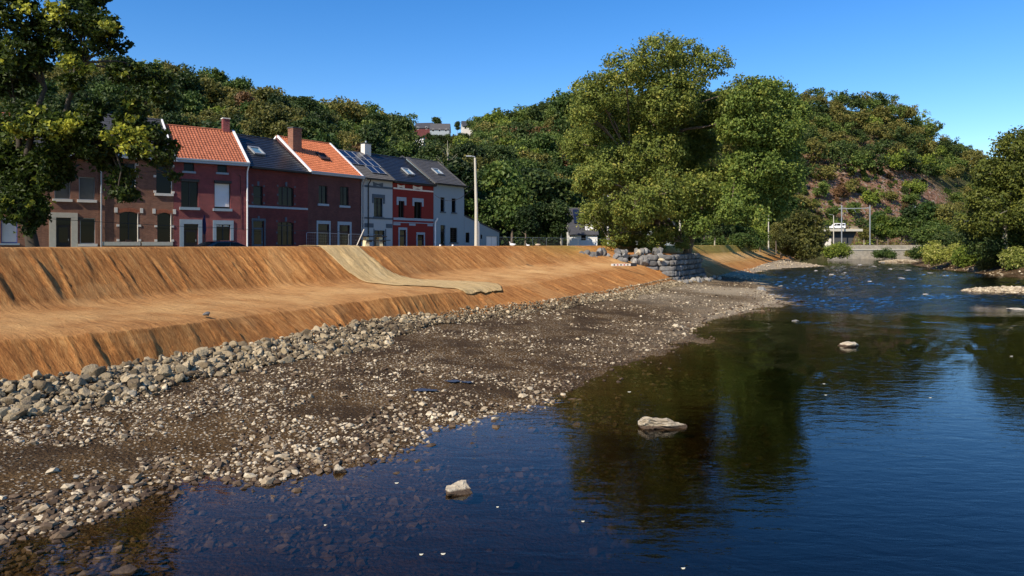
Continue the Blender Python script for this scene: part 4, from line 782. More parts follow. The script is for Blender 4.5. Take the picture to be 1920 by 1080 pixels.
shrub(1662,484,46,18,250,'leaf_mid','small green bush growing at the foot of the far stone wall',n_=3000,L=.5)
shrub(1705,482,40,14,250,'leaf_olive','low dry bush at the right foot of the far stone wall',n_=2500,L=.5)
for px,w_,h_,Y,mt_n,lb in ((945,60,26,122,'leaf_dark','dark hedge behind the fence right of the tall lamp post'),(995,64,34,124,'leaf_dark','dark hedge behind the fence in the middle of the dark gap'),(1045,60,30,124,'leaf_dark','dark hedge behind the fence left of the dark roofed house'),(1120,44,30,127,'leaf_lime','light green bush between the dark roofed house and the plane tree'),(1300,50,20,150,'leaf_dark','dark bush behind the shaded part of the far bank'),(1345,54,24,160,'leaf_mid','green bush behind the start of the lit far bank'),(1395,54,28,170,'leaf_mid','green bush behind the middle of the far bank'),(1420,44,36,185,'leaf_lime','yellow green bush left of the far bank lamp post'),(1465,44,30,200,'leaf_olive','olive bush right of the far bank lamp post')):
    shrub(px,466,w_,h_,Y,mt_n,lb,n_=4500,L=.42,name='bush')
# hillside trees: ten shapes, copied
def wood_tree(seed, leafm, R_=4.6, Ht=10.5, n_=3900, L=.60, shape='round'):
    global rng; keepr = rng; rng = np.random.default_rng(seed); lo=[]
    for _ in range(11):
        a=rng.uniform(0,6.28); d=rng.uniform(0,.62)**.7*R_; zz=rng.uniform(.35,.86); d*= (1.15-zz*.7); lo.append((math.cos(a)*d,math.sin(a)*d,Ht*zz,R_*rng.uniform(.3,.46)))
    mb=MB(); foliage(mb,lo,n_,L,L*1.5,11,0,.8,0.0,(.55,1.05)); mb.tube([(0,0,-3),(0,0,1),(.2,.1,Ht*.45),(.1,.1,Ht*.75)],[.32,.24,.17,.08],6,1)
    for c in lo[:6]: limb(mb,(.1,.05,Ht*.3),c[:3],.11,.03,1,.1,4,5)
    o = mb.build('woodland_tree',[M[leafm],M['bark_pale' if seed%3==0 else 'bark']]); rng = keepr; return o
VAR = [(wood_tree(101+i,m_,R_,H_),nm) for i,(m_,R_,H_,nm) in enumerate([('leaf_dark',4.8,11,'dark green'),('leaf_dark',4.2,12,'dark green'),('leaf_mid',5,10.5,'green'),('leaf_mid',4.3,11.5,'green'),('leaf_olive',4.8,10.5,'olive'),('leaf_olive',4.2,10,'olive'),('leaf_lime',4.2,9.5,'yellow green'),('leaf_russet',4.2,9.5,'russet')])]
protos = [v[0] for v in VAR]
def put(vi, X, Y, Z, sc, name='woodland_tree', label=None, group=None, first=[0]):
    o = protos[vi].copy(); COL.objects.link(o); o.location=(X,Y,Z); o.rotation_euler=(0,0,rng.uniform(0,6.28)); o.scale=(sc,sc,sc*rng.uniform(.9,1.12))
    o.name = name; return prop(o,label=label,cat='tree',group=group)
pts=[]; tries=0
gridc={}
while tries<60000:
    tries+=1; px=rng.uniform(-90,1990); t=rng.uniform(0.0,1.06)
    Fo=np.interp(px,ft_[:,0],ft_[:,1]); Rr=np.interp(px,rd_[:,0],rd_[:,1]); Y=Fo+(Rr-Fo)*t; X=(px-CX)/F*Y
    if px>1100 and px<1480 and t<.45: continue
    md=(6.0 if px<1050 else 8.8)*(.85 if t>.9 else 1)*rng.uniform(.9,1.15)
    Z=float(hillz(np.array([px]),np.array([Y]))[0]); py=HY-F*(Z+6-H)/Y
    if px>1480:
        rk=math.exp(-(((px-1650)/150)**2+((py-352)/32)**2)**2)
        if rk>.25 and rng.random()>.10: continue
    ty_=HY-F*(Z+14.5*md/7-H)/Y
    if 755<px<806 and ty_<270 and Y<306: continue
    if 770<px<900 and ty_<247 and Y<352: continue
    g=(int(X//12),int(Y//12)); ok=True
    for a in (-1,0,1):
        for b_ in (-1,0,1):
            for q in gridc.get((g[0]+a,g[1]+b_),[]):
                if (q[0]-X)**2+(q[1]-Y)**2<md*md: ok=False
    if not ok: continue
    gridc.setdefault(g,[]).append((X,Y)); pts.append((px,X,Y,Z,py,md))
pts.sort(key=lambda p:-p[5]/p[2]); print('WOOD', len(pts))
merged=[]
MARK=[(60,'behind the left edge tree'),(200,'above the brown brick houses'),(330,'left above the crimson house'),(440,'right above the crimson house'),(530,'above the black roofed dark house'),(620,'above the bright orange roof'),(700,'above the solar panel roof'),(770,'left below the hilltop houses'),(840,'below the grey hilltop house'),(900,'right below the hilltop houses'),(960,'above the tall lamp post'),(1060,'left of the plane tree'),(1300,'hidden behind the plane tree top'),(1490,'behind the second plane tree'),(1560,'right of the plane trees'),(1640,'above the van on the viaduct'),(1720,'above the far stone wall'),(1790,'above the right bank bushes'),(1860,'left above the right bank tree'),(3000,'behind the right bank tree')]
def mark(px):
    for a,t in MARK:
        if px<a: return t
def finish_labels(items):
    # items: (object, label, px) ; separate what shares a label by its place among its likes
    d={}
    for o,lb,px in items: d.setdefault(lb,[]).append((px,o))
    for lb,L in d.items():
        L.sort(key=lambda q:q[0]); n_=len(L)
        for k,(px,o) in enumerate(L):
            if n_==1: o['label']=lb
            elif n_==2: o['label']=lb+(', left one' if k==0 else ', right one')
            elif n_==3: o['label']=lb+(', left one',', middle one',', right one')[k]
            else:
                side='left' if k<n_/2 else 'right'; q=k if side=='left' else n_-1-k
                o['label']=lb+', '+(side+'most' if q==0 else ['second','third','fourth','fifth','sixth','seventh','eighth','ninth','tenth'][min(q-1,8)]+' from '+side)
ITEMS=[]
ZN = lambda px:'left hillside above the houses' if px<720 else ('middle hillside around the saddle' if px<1480 else 'right hill')
def pick(px,py):
    c = cnoise(np.array([px]),np.array([py*2]),90,77,2)[0]
    if px>1480: wts = [3,3,2.5,2.5,2.5,2,.8,.35] if py<330 else [1,1,3,3,2,2,2,.6]
    elif px<700: wts=[2.5,2.5,1.5,1.5,3,3,.4,.5]
    else: wts=[3,3,3,3,1.2,1,.9,.45]
    w=np.array(wts,float); w[:4]*=(.5+c); w/=w.sum(); return int(rng.choice(8,p=w))
for i,(px,X,Y,Z,py,md) in enumerate(pts):
    vi=pick(px,py); sc=md/7.0*rng.uniform(.8,1.22)*(1.12 if px<1050 else 1.04)
    if px>1480 and 330<py<420: sc*=.6
    if i<270:
        nm=VAR[vi][1]; g=f'{nm} trees on the {ZN(px)}'; o_=put(vi,X,Y,Z-.8*sc,sc,label='x',group=g); sky_y=np.interp(px,sx_[:,0],sx_[:,1]); fr_=(py-sky_y)/(HY-sky_y); hv='skyline' if fr_<.12 else 'upper' if fr_<.33 else 'mid slope' if fr_<.6 else 'low'; ITEMS.append((o_,f'{nm} {hv} tree {mark(px)}',px))
    else: merged.append((vi,X,Y,Z-.8*sc,sc))
finish_labels(ITEMS)
# the remaining trees and the understorey read as one mass
mb=MB(); pm={0:0,1:0,2:1,3:1,4:2,5:2,6:3,7:4}
for vi,X,Y,Z,sc in merged:
    lo=[(X+rng.normal()*2*sc,Y+rng.normal()*2*sc,Z+sc*rng.uniform(4.5,9),sc*rng.uniform(1.5,2.6)) for _ in range(8)]; foliage(mb,lo,1300,.78*sc**.5,1.1,9,pm[vi],.8)
ux=rng.uniform(-90,1990,24000); ut=rng.uniform(-.05,1.05,24000); uF=np.interp(ux,ft_[:,0],ft_[:,1]); uR=np.interp(ux,rd_[:,0],rd_[:,1]); uY=uF+(uR-uF)*ut; uZ=hillz(ux,uY); uX=(ux-CX)/F*uY
upy=HY-F*(uZ-H)/uY; rk=np.exp(-(((ux-1650)/160)**2+((upy-355)/36)**2)**2); kp=(rk<.3)|(rng.random(24000)<.25); kp&=~((ux>1050)&(ux<1480)&(ut<.3)&(uY<190)&False)
ux,uY,uZ,uX=ux[kp],uY[kp],uZ[kp],uX[kp]; cls=np.clip((cnoise(ux,uY,70,5,2)*5.2-.4).astype(int),0,4); rep_=4
for c_ in range(5):
    k_=np.where(cls==c_)[0]; k_=np.repeat(k_,rep_); C=np.stack([uX[k_],uY[k_],uZ[k_]],1)+rng.normal(size=(len(k_),3))*[1.2,1.2,.9]+[0,0,1.6]; leafquads(mb,C,rng.normal(size=(len(k_),3))*.6+[0,0,.8],.95,.75,np.clip(rng.normal(.4,.2,len(k_)),0,1),c_)
mb.build('woodland',[M['leaf_dark'],M['leaf_mid'],M['leaf_olive'],M['leaf_lime'],M['leaf_russet']],kind='stuff',label='understorey and far trees covering the hillsides')
# bushes on the rocky slope
BIT=[]; nmv0=[v[1] for v in VAR]
for i in range(115):
    px=rng.uniform(1495,1830); t=rng.uniform(.0,.45); Fo=np.interp(px,ft_[:,0],ft_[:,1]); Rr=np.interp(px,rd_[:,0],rd_[:,1]); Y=Fo+(Rr-Fo)*t; Z=float(hillz(np.array([px]),np.array([Y]))[0])
    vi=int(rng.choice([0,2,3,4,6,7])); bs=rng.uniform(.25,.55); o_=put(vi,(px-CX)/F*Y,Y,Z-1.6,bs,'hillside_bush',label='x',group='bushes on the rocky slope'); BIT.append((o_,('big ' if bs>.4 else 'small ')+nmv0[vi]+' bush '+('high' if t>.3 else 'halfway' if t>.15 else 'low')+' on rocky slope, '+mark(px),px))
finish_labels(BIT)
for i,px in enumerate((772,783,795,806,818,829,841,853,864,876,888)):
    zt_=P(px,250 if px>797 else 268,322)[2]; vi=(2,0,4,1,3,0,2,4,0,3,1)[i]; sc=.62+.1*(i%3); zb=zt_-11*sc; put(vi,(px-CX)/F*322,322+rng.uniform(-4,4),zb,sc,label=('tiny ' if i%3==0 else 'small ')+VAR[vi][1]+' tree just below the hilltop houses, '+['furthest left','second from left','third from left','fourth from left','fifth from left','middle','fifth from right','fourth from right','third from right','second from right','furthest right'][i],group='small trees below the hilltop houses')
put(0,P(819,0,356)[0],356,P(819,240,356)[2]-2.5,.82,label='round dark tree standing against the sky behind the grey hilltop house'); put(1,P(857,0,358)[0],358,P(857,240,358)[2]-2.5,.55,label='small dark tree against the sky between the grey and cream hilltop houses')
# trees at the foot of the hills
foot=[(905,455,100,118,3),(960,460,125,112,2),(1000,460,140,124,1),(1035,460,150,126,0),(930,460,170,128,3),(880,458,150,132,0),(1065,455,120,128,2),(1010,458,95,112,0),(985,459,80,108,0),(1052,459,85,112,1),(850,440,150,120,1),(1095,440,70,128,0),
(1150,458,85,128,3),(1290,459,60,150,2),(1320,459,78,168,3),(1355,459,75,172,0),(1390,459,70,178,3),(1425,459,58,205,6),(1465,459,80,215,0),(1480,459,60,230,3),(1340,459,60,150,1),(1300,459,110,190,0),(1260,459,120,175,1),(1380,459,110,215,0),(1430,459,110,235,2),(1480,455,95,240,2),(1455,459,45,185,5),
(1645,458,62,285,2),(1665,458,66,268,6),(1690,459,60,265,3),(1715,460,75,270,0),(1740,458,85,262,2),(1770,458,80,258,5),(1800,458,50,250,3),(1620,457,40,285,4),(1830,458,62,240,3),(1860,458,100,230,1),(1900,458,110,220,2),(1760,457,55,235,6)]
nmv=['dark green','dark green','green','green','olive','olive','yellow green','russet']; FIT=[]
for px,pyb,hp,Y,vi in foot:
    x,_,z=P(px,pyb,Y); Hm=hp/F*Y; sc=Hm/(11 if vi!=6 else 10); key=('behind the fence left of the plane tree' if px<1110 else 'behind the far orange bank' if px<1510 else 'behind the far stone wall')
    o_=put(vi,x,Y,z-.5,sc,'valley_tree',label='x',group=f'{nmv[vi]} trees {key}'); FIT.append((o_,('tall ' if Hm>11.5 else 'middling ' if Hm>9 else 'low ')+f'{nmv[vi]} tree {key}',px))
finish_labels(FIT)
for p_ in protos: bpy.data.objects.remove(p_)
# poplar like lime tree and bare pale tree
x,_,z=P(838,420,125); o=empty('bare_tree',(x,125,z),label='slender pale tree with almost bare branches, behind the pale blue end house',cat='tree'); mt=MB(); Ht=14.5; mt.tube([(0,0,-2),(0,0,4),(.2,0,9),(.1,0,Ht)],[.2,.16,.1,.03],7)
for k in range(26): zz=rng.uniform(4,Ht-1); a=rng.uniform(0,6.28); l_=(Ht-zz)*.28+.6; limb(mt,(0.1,0,zz),(math.cos(a)*l_,math.sin(a)*l_,zz+l_*1.2),.05,.012,0,.05,5,4)
mt.build('trunk',M['bark_pale'],o); mc=MB(); foliage(mc,[(0,0,z_,1.6) for z_ in (7,9,11,13)],350,.3,.6,6); mc.build('crown',M['leaf_olive'],o)
# ------------------------------------------------------------------ riprap, gravel, boulders
N_=21000; s_=np.concatenate([rng.uniform(-6,30,12000),rng.uniform(30,84,N_-12000)]); u=rng.beta(1.1,1.3,N_)*2.7-.35; u*=np.where(s_<32,1,.85)
s_n=cnoise(s_,s_*0,4,61,2)*1.2; u*=(.6+s_n*.75); la=lat(cT,s_)+u; X=s_*D[0]+la*NR[0]; Y=s_*D[1]+la*NR[1]
rad=np.clip(rng.lognormal(-2.58,.52,N_),.04,.27)*np.where(s_<34,1,.72); pile=np.clip(1-(u+.3)/2.6,0,1)*np.where(s_<34,.48,.42)
Z=np.maximum(bedz(X,Y),zed(cT,s_)*.25)+pile*rng.uniform(.45,1,N_)+rad*.15; Z=np.where(u<0.1,np.maximum(Z,zed(cT,s_)+.02+rad*.3),Z)
pos=np.stack([X,Y,Z],1); tn=np.clip(rng.normal(.52,.28,N_)-np.where((s_>26)&(s_<50),.28,0)*(cnoise(X,Y,3,64)>.45),0,1)
pxs=CX+F*X/Y; score=np.where((Y>5)&(pxs>-10)&(pxs<1930),rad/np.maximum(Y,1)*(.4+Z),0); top=np.argsort(-score)[:260]; rest=np.setdiff1d(np.arange(N_),top)
mb=MB(); rocks(mb,pos[rest],rad[rest],tn[rest],R0,.4); mb.build('riprap',[M['riprap']],kind='stuff',label='smaller angular stones banked along the foot of the orange bank')
def rock_protos(shapes,mat,name,tints):
    out=[]
    for i,(V,Fc) in enumerate(shapes):
        m_=MB(); m_.add(V,Fc,0,tints[i%len(tints)]); o=m_.build(name,[mat]); out.append(o)
    return out
rp=rock_protos(R2,M['riprap'],'riprap_stone',[.35,.5,.6,.7,.8])
SIT=[]
def RM(p):
    for a,t in ((90,'at the left photo edge'),(190,'near the left photo edge'),(290,'left of the single pale block'),(380,'right of the single pale block'),(470,'below the crimson house'),(570,'below the dark red house'),(9999,'below the pale mat strip')):
        if p<a: return t
for i in top:
    o=rp[rng.integers(len(rp))].copy(); COL.objects.link(o); o.location=pos[i]; r_=rad[i]*1.08; o.scale=(r_,r_,r_*rng.uniform(.8,1.15)); o.rotation_euler=(rng.normal(0,.35),rng.normal(0,.35),rng.uniform(0,6.28)); prop(o,'x','stone','stones of the row along the bank foot'); SIT.append((o,('large ' if rad[i]>.22 else 'medium ' if rad[i]>.17 else 'small ')+('flat-lying ' if abs(o.rotation_euler[0])<.3 else 'tilted ')+'stone '+('high' if u[i]<.5 else 'mid' if u[i]<1.3 else 'low')+' in row, '+RM(pxs[i]),pxs[i]))
o=rp[3].copy(); COL.objects.link(o); o.location=G(308,694,.98); o.scale=(.24,.2,.26); o.rotation_euler=(.3,.2,.4); prop(o,'single pale block lying on the upper edge of the stone row at left','stone')
finish_labels(SIT)
for q in rp: bpy.data.objects.remove(q)
Ng=95000; py=HY+np.exp(rng.uniform(math.log(48),math.log(640),Ng)); px=rng.uniform(-60,1480,Ng); Yg=H*.93*F/(py-HY); Xg=(px-CX)/F*Yg
sg=Xg*D[0]+Yg*D[1]; lg=Xg*NR[0]+Yg*NR[1]; dW=sdW(Xg,Yg); dT=lg-lat(cT,sg)
pt=cnoise(Xg,Yg,2.6,71,3)*.72+cnoise(Xg,Yg,.9,72,2)*.28; edge=np.exp(-np.abs(dW-.5)/1.3)*.25+np.exp(-np.abs(dT-2.8)/1.4)*.22*(Yg<34)
kp=(dT>.3)&(dW>-6.5)&(rng.random(Ng)<np.clip((pt+edge-.47)*11,.05,1))&((dW>-.25)|(rng.random(Ng)<.55)); kp&=Yg<110
Xg,Yg,dW,dT,pt=Xg[kp],Yg[kp],dW[kp],dT[kp],pt[kp]; n2=len(Xg); rg=np.clip(rng.lognormal(-3.15,.5,n2),.02,.17)*(1+.25*(dW<1.5))*np.where(Yg>40,1.3,1); Zg=bedz(Xg,Yg)+rg*.12
tg=np.clip(rng.normal(.62,.26,n2)+(pt-.5)*.8,0,1); tg=np.where(rng.random(n2)<.3,rng.uniform(0,.3,n2),tg); tg=np.where(dW<-.1,tg*.35,tg)
mb=MB(); rocks(mb,np.stack([Xg,Yg,Zg],1),rg,tg,R00,.22); mb.build('gravel',[M['gravel']],kind='stuff',label='river gravel and pebbles on the dark muddy bar'); print('GRAVEL',n2)
def boulder(px,py,w,h,mat,label,tint=.6,seed=0,z=-.03,long=1.0,rz=0.0,cat='boulder',name='boulder',cuts=11,group=None):
    r=np.random.default_rng(seed+500); V,Fc=rockshape(3,r,cuts,1.0); x,y,_=G(px,py,0); rw=w/2/F*y; rh=h/F*y*.62; V=V/np.abs(V).max(0); V=V*np.array([rw,rw*long,rh]); n_=cnoise(V[:,0]*3+9,V[:,1]*3+V[:,2]*4,.5,seed,3)-.5; V=V*(1+n_[:,None]*.34)
    mb=MB(); mb.add(V,Fc,0,tint); o=mb.build(name,[M[mat]],loc=(x,y,z),label=label,cat=cat,group=group); o.rotation_euler=(0,0,rz); return o
boulder(862,922,58,34,'palerock','pale flat topped boulder alone in the near water, bottom centre',.9,3,.0,.8)
x_,y_,_=G(1242,801,0); V,Fc=ico(4); V=np.sign(V)*np.abs(V)**.62; n1=cnoise(V[:,0]*3+4,V[:,1]*2+V[:,2]*3,.55,812,4)-.5; n2=cnoise(V[:,0]*2.2+9,V[:,2]*3-V[:,1],.4,813,3)-.5; tp=1-.38*np.clip(V[:,0],-.2,1)+.12*np.sin(V[:,0]*7)
V=np.stack([V[:,0]*(.66+.05*n2),V[:,1]*.19*tp*(1+n1*.9)+V[:,0]*.04,V[:,2]*.165*tp*(1+n1*.7)+.05-V[:,0]*.05+n2*.05],1); mb=MB(); mb.add(V,Fc,0,.55+.5*n1); o=mb.build('boulder',[M['palerock']],loc=(x_,y_,.0),label='long pale log shaped rock lying in the middle of the dark water',cat='boulder'); o.rotation_euler=(0,0,-.12)
boulder(1591,649,44,14,'palerock','low cream rock in the rippled water right of the log shaped rock',.9,12,.0,.6)
boulder(1491,602,14,9,'greyrock','small grey stone breaking the water upstream of the cream rock',.5,13); boulder(1427,545,20,14,'greyrock','grey boulder at the water edge off the tip of the gravel bar',.6,14,cat='boulder'); boulder(1446,553,22,6,'greyrock','flat grey stone just in front of the grey boulder at the bar tip',.6,15)
boulder(1400,570,0.1+26,5,'palerock','low mossy stone in the water beside the gravel bar edge',.2,16); boulder(1465,537,14,5,'greyrock','small stone right of the grey boulder at the bar tip',.7,17)
boulder(1497,564,28,4,'palerock','flat pale stone in the riffle right of the gravel bar',.5,18); boulder(1907,580,30,6,'greyrock','pale flat rock at the right edge of the riffle',.9,19)
boulder(1160,716,10,7,'palerock','tiny pale stone off the point of the gravel bar',.7,20); boulder(635,884,34,20,'palerock','cream stone at the water edge, left of the near boulder',.8,21,.03); boulder(686,860,24,12,'palerock','rounded cream stone in the shallow edge, right of another cream stone',.9,22,.02); boulder(262,913,18,10,'palerock','small pale stone in the shallow inlet at lower left',.6,23,.02)
boulder(520,990,110,44,'greyrock','large drowned boulder under the near water, lower left',.15,24,-.42,.7); boulder(645,1040,40,20,'greyrock','small drowned stone right of the large drowned boulder',.15,25,-.5); boulder(235,1066,46,18,'palerock','wet brown stone at the bottom edge of the photo, left',.1,26,-.06)
rr=[(1640,500,12),(1668,505,9),(1702,507,16),(1583,512,8),(1560,515,9),(1745,512,12),(1690,522,14),(1630,528,8),(1530,508,8),(1612,497,10),(1655,492,8),(1770,517,8),(1735,552,10),(1600,520,9)]
RIT=[]
for i,(a,b_,w) in enumerate(rr): RIT.append((boulder(a,b_,w,3.2,'greyrock','x',.8,40+i,group='stones in the far riffle'),('wide ' if w>11 else 'tiny ')+'stone breaking the '+('far' if b_<506 else 'middle' if b_<521 else 'near')+' part of the riffle',a))
finish_labels(RIT)
RIT=[]
for i in range(34):
    t=rng.random(); sR=rng.uniform(70,190); lR=lat(cR,np.array([sR]))[0]-rng.uniform(-1.2,.6); x=sR*D[0]+lR*NR[0]; y=sR*D[1]+lR*NR[1]; V,Fc=R2[rng.integers(10)]; r_=rng.uniform(.35,1.0); mb=MB(); mb.add(V*r_,Fc,0,rng.uniform(.5,1)); o=mb.build('bank_stone',[M['greyrock']],loc=(x,y,.1),label='x',cat='stone',group='stones along the right bank'); RIT.append((o,('large ' if r_>.75 else 'medium ' if r_>.5 else 'small ')+'grey shore stone '+('under the right bank tree' if sR<120 else 'below the bright knotweed' if sR<145 else 'below the pale knotweed' if sR<170 else 'at the right bank tip'),x)); o.rotation_euler=(0,0,rng.uniform(0,6))
finish_labels(RIT)
# gravel on islands and far bars
mb=MB(); L_=[]
for (gx,gy,sx2,sy2,n_) in ((*G(1905,546)[:2],9,6,2600),(*G(1690,491)[:2],9,7,1500)):
    a=rng.normal(size=(n_,2))*[sx2*.55,sy2*.5]; L_.append(np.stack([gx+a[:,0],gy+a[:,1]],1))
ty=rng.uniform(95,215,5000); tx=rng.uniform(20,95,5000); L_.append(np.stack([tx,ty],1)); L_=np.concatenate(L_); zz=bedz(L_[:,0],L_[:,1]); sg=L_@D; lg=L_@NR; kp=(zz>-.03)&(lg>lat(cT,sg)-.3)&(lg<lat(cR,sg)); L_=L_[kp]; zz=zz[kp]
rocks(mb,np.stack([L_[:,0],L_[:,1],zz+.03],1),np.clip(rng.lognormal(-1.7,.35,len(L_)),.1,.4),np.clip(rng.normal(.8,.15,len(L_)),0,1),R00,.2); mb.build('gravel',[M['gravel']],kind='stuff',label='pale gravel of the far banks and the small island')
# rock heap and block wall
def bouldery(shape_pow, seed, dims, nz=.12):
    r=np.random.default_rng(seed); V,Fc=ico(3); V=np.sign(V)*np.abs(V)**shape_pow; V/=np.abs(V).max(0); V=V*np.array(dims)/2; n1=cnoise(V[:,0]*2.2+seed,V[:,1]*2.2+V[:,2]*2.9,.6,seed,3)-.5; n2_=cnoise(V[:,2]*2.6+seed,V[:,0]*1.7-V[:,1]*2,.5,seed+1,2)-.5
    V=V*(1+nz*n1[:,None]*2)+np.stack([n2_,n1,n2_],1)*nz*.8; return V,Fc
hp=[]; 
for i in range(46):
    t=rng.random()**.9; lay=i%3; x=7.5+t*9.6; y=79.2+t*3.0+lay*.45+rng.uniform(-.2,.3); 
    if lay==2 and t<.18: lay=1
    z=3.18+lay*.42+.25*max(0,.45-t)/.45+t*.22*lay/2; hp.append((x,y,z))
HIT=[]
for i,(x,y,z) in enumerate(hp):
    V,Fc=rockshape(2,rng,9,.85); r_=rng.uniform(.42,.72); mb=MB(); mb.add(V*r_,Fc,0,rng.uniform(.2,.8)); o=mb.build('heap_rock',[M['greyrock']],loc=(x,y,z),label='x',cat='rock',group='rocks heaped left of the block wall'); HIT.append((o,('large ' if r_>.6 else 'medium ' if r_>.5 else 'small ')+['bottom','middle','top'][i%3]+' layer rock in the '+('left' if x<11 else 'middle' if x<14 else 'right')+' part of the grey heap',x)); o.rotation_euler=(rng.uniform(-.5,.5),rng.uniform(-.5,.5),rng.uniform(0,6))
finish_labels(HIT)
mb=MB(); mb.add(rockshape(2,rng,8,.8)[0]*.42,ico(2)[1],0,1.0); mb.build('heap_rock',[M['greyrock']],loc=(16.9,81.2,3.3),label='yellowish rock between the grey heap and the block wall',cat='rock')
mb=MB(); mb.add(rockshape(2,rng,7,.9)[0]*.38,ico(2)[1],0,1.0); mb.build('heap_rock',[M['palerock']],loc=(14.3,81.4,4.1),label='whitest rock, on top of the grey heap',cat='rock')
wl=empty('block_wall',(18,82,1),label='dry wall of large grey stone blocks carrying the terrace of the plane tree',cat='stone wall')
for k in range(6):
    zt=3.85-.62*k; off=.16*k; pth=[np.array([15.0-(.0),81.6-off]),np.array([18.3+off*.6,82.0-off]),np.array([24.6+off,94.2])]; mbk=MB()
    for a,b_,rt_,seedk in ((pth[0],pth[1],0,0),(pth[1],pth[2],1,1)):
        Ls=np.linalg.norm(b_-a); dd=(b_-a)/Ls; t=0; yaw=math.atan2(dd[1],dd[0])
        while t<Ls-.3:
            bl=min(rng.uniform(1.0,1.9) if rt_==0 else rng.uniform(.7,1.5),Ls-t); V,Fc=bouldery(.5,int(rng.integers(9999)),(bl*.98,rng.uniform(.9,1.2),rng.uniform(.54,.66)),.17); c,s2=math.cos(yaw),math.sin(yaw); Rm=np.array([[c,-s2,0],[s2,c,0],[0,0,1]])
            p0=a+dd*(t+bl/2)+np.array([-dd[1],dd[0]])*rng.uniform(.25,.5); mbk.add(V@Rm.T+np.array([p0[0]-18,p0[1]-82,zt-.31-1+rng.uniform(-.03,.03)]),Fc,0,rng.uniform(.1,.6)); t+=bl
    mbk.build('block_course',[M['greyrock']],wl)
poly_=np.array([(7.8,80.2),(12,81.5),(16.2,82.6),(18.3,83.0),(21.5,89),(24.0,94.5),(22,99),(14,95),(9,88)]); ce=poly_.mean(0); mb=MB(); V=[]
rgs=np.linspace(0,1,14); pr=np.array([poly_[int(i//8)%9]*(1-(i%8)/8)+poly_[(int(i//8)+1)%9]*((i%8)/8) for i in range(72)])
for r_ in rgs:
    q=ce+(pr-ce)*r_; V.append(np.stack([q[:,0],q[:,1],3.86+.25*(1-r_)+(cnoise(q[:,0],q[:,1],.8,90,3)-.5)*.16-np.where(r_>.99,.25,0)],1))
V=np.concatenate(V); i=np.arange(13)[:,None]*72; j=np.arange(72)[None,:]; mb.add(V,np.stack([i+j,i+(j+1)%72,i+72+(j+1)%72,i+72+j],-1).reshape(-1,4),0,.0,True); mb.build('terrace',[M['coir']],kind='structure')
WIT=[]
for i in range(26):
    a=rng.uniform(0,1); x=19+a*6.5+rng.uniform(-.5,1.2); y=81.2+a*11+rng.uniform(-.8,.3); V,Fc=rockshape(2,rng,8,.8); mb=MB(); mb.add(V*rng.uniform(.2,.5),Fc,0,rng.uniform(.4,1)); o=mb.build('fallen_rock',[M['greyrock']],loc=(x,y,float(bedz(np.array([x]),np.array([y]))[0])+.15),label='x',cat='rock',group='rocks at the foot of the block wall'); WIT.append((o,'rock at block wall foot, '+('at its corner' if a<.25 else 'shaded near half' if a<.55 else 'shaded far half'),a)); o.rotation_euler=(rng.uniform(-.5,.5),rng.uniform(-.5,.5),rng.uniform(0,6))

finish_labels(WIT)
# ------------------------------------------------------------------ fences, lamps and other small things
def fence_panel(a, b, h_=2.1):
    o=empty('fence_panel',(a[0],a[1],STREET),math.atan2(b[1]-a[1],b[0]-a[0]),cat='fence'); L=math.hypot(b[0]-a[0],b[1]-a[1])-.06; mb=MB()
    mb.tube([(0,0,0),(0,0,h_-.15),(.04,0,h_-.04),(.15,0,h_),(L-.15,0,h_),(L-.04,0,h_-.04),(L,0,h_-.15),(L,0,0)],.022,6); mb.tube([(0,0,.18),(L,0,.18)],.016,6); mb.build('frame',[M['grey_metal']],o)
    mb=MB()
    for k in range(1,24): mb.tube([(L*k/24,0,.18),(L*k/24,0,h_)],.0022,3,cap=False)
    for z in np.arange(.35,h_,.25): mb.tube([(0,0,z),(L,0,z)],.0025,3,cap=False)
    mb.build('mesh',[M['grey_metal']],o); mb=MB(); mb.box((-.3,-.12,0),(.12,.12,.14)); mb.build('foot',[M['concrete']],o); return o
fl=[(575,58),(654,66.5),(717,73),(779,78.5),(835,84),(880,89),(921,93),(960,97),(999,100.5),(1025,104),(1055,107.5),(1085,111.5),(1117,115),(1156,119)]
FITM=[]
for (a,ya),(b,yb) in zip(fl[:-1],fl[1:]):
    pa=P(a,0,ya)[:2]; pb=P(b,0,yb)[:2]; o=fence_panel(pa,pb); o['group']='site fence panels behind the bank'; o['label']='x'; FITM.append((o,'grey mesh site fence panel '+('in front of the maroon house' if a<650 else 'behind the picnic table' if a<700 else 'in front of the red house' if a<800 else 'in front of the pale blue end house' if a<900 else 'in front of the dark trees' if a<1080 else 'beside the plane tree foliage'),a))
finish_labels(FITM)
x,y,_=P(893,0,70); o=empty('street_lamp',(x,y,STREET),label='tall concrete lamp post with a short arm, right of the pale blue house',cat='street lamp'); Hp=P(0,296,70)[2]-STREET
mb=MB(); mb.tube([(0,0,-.3),(0,0,Hp*.5),(-.12,0,Hp)],[.20,.155,.10],12); mb.build('pole',[M['concrete']],o); mb=MB(); mb.tube([(-.12,0,Hp-.1),(-.15,0,Hp+.12),(-.75,0,Hp+.2)],.045,8); mb.build('arm',[M['grey_metal']],o); mb=MB(); mb.box((-1.0,-.12,Hp+.12),(-.45,.12,Hp+.22)); mb.build('lamp_head',[M['grey_metal']],o)
mb=MB(); mb.tube([(.26,-.02,0),(.26,-.02,3.2),(.2,-.02,3.4)],.04,8); mb.build('conduit',[M['grey_metal']],o)
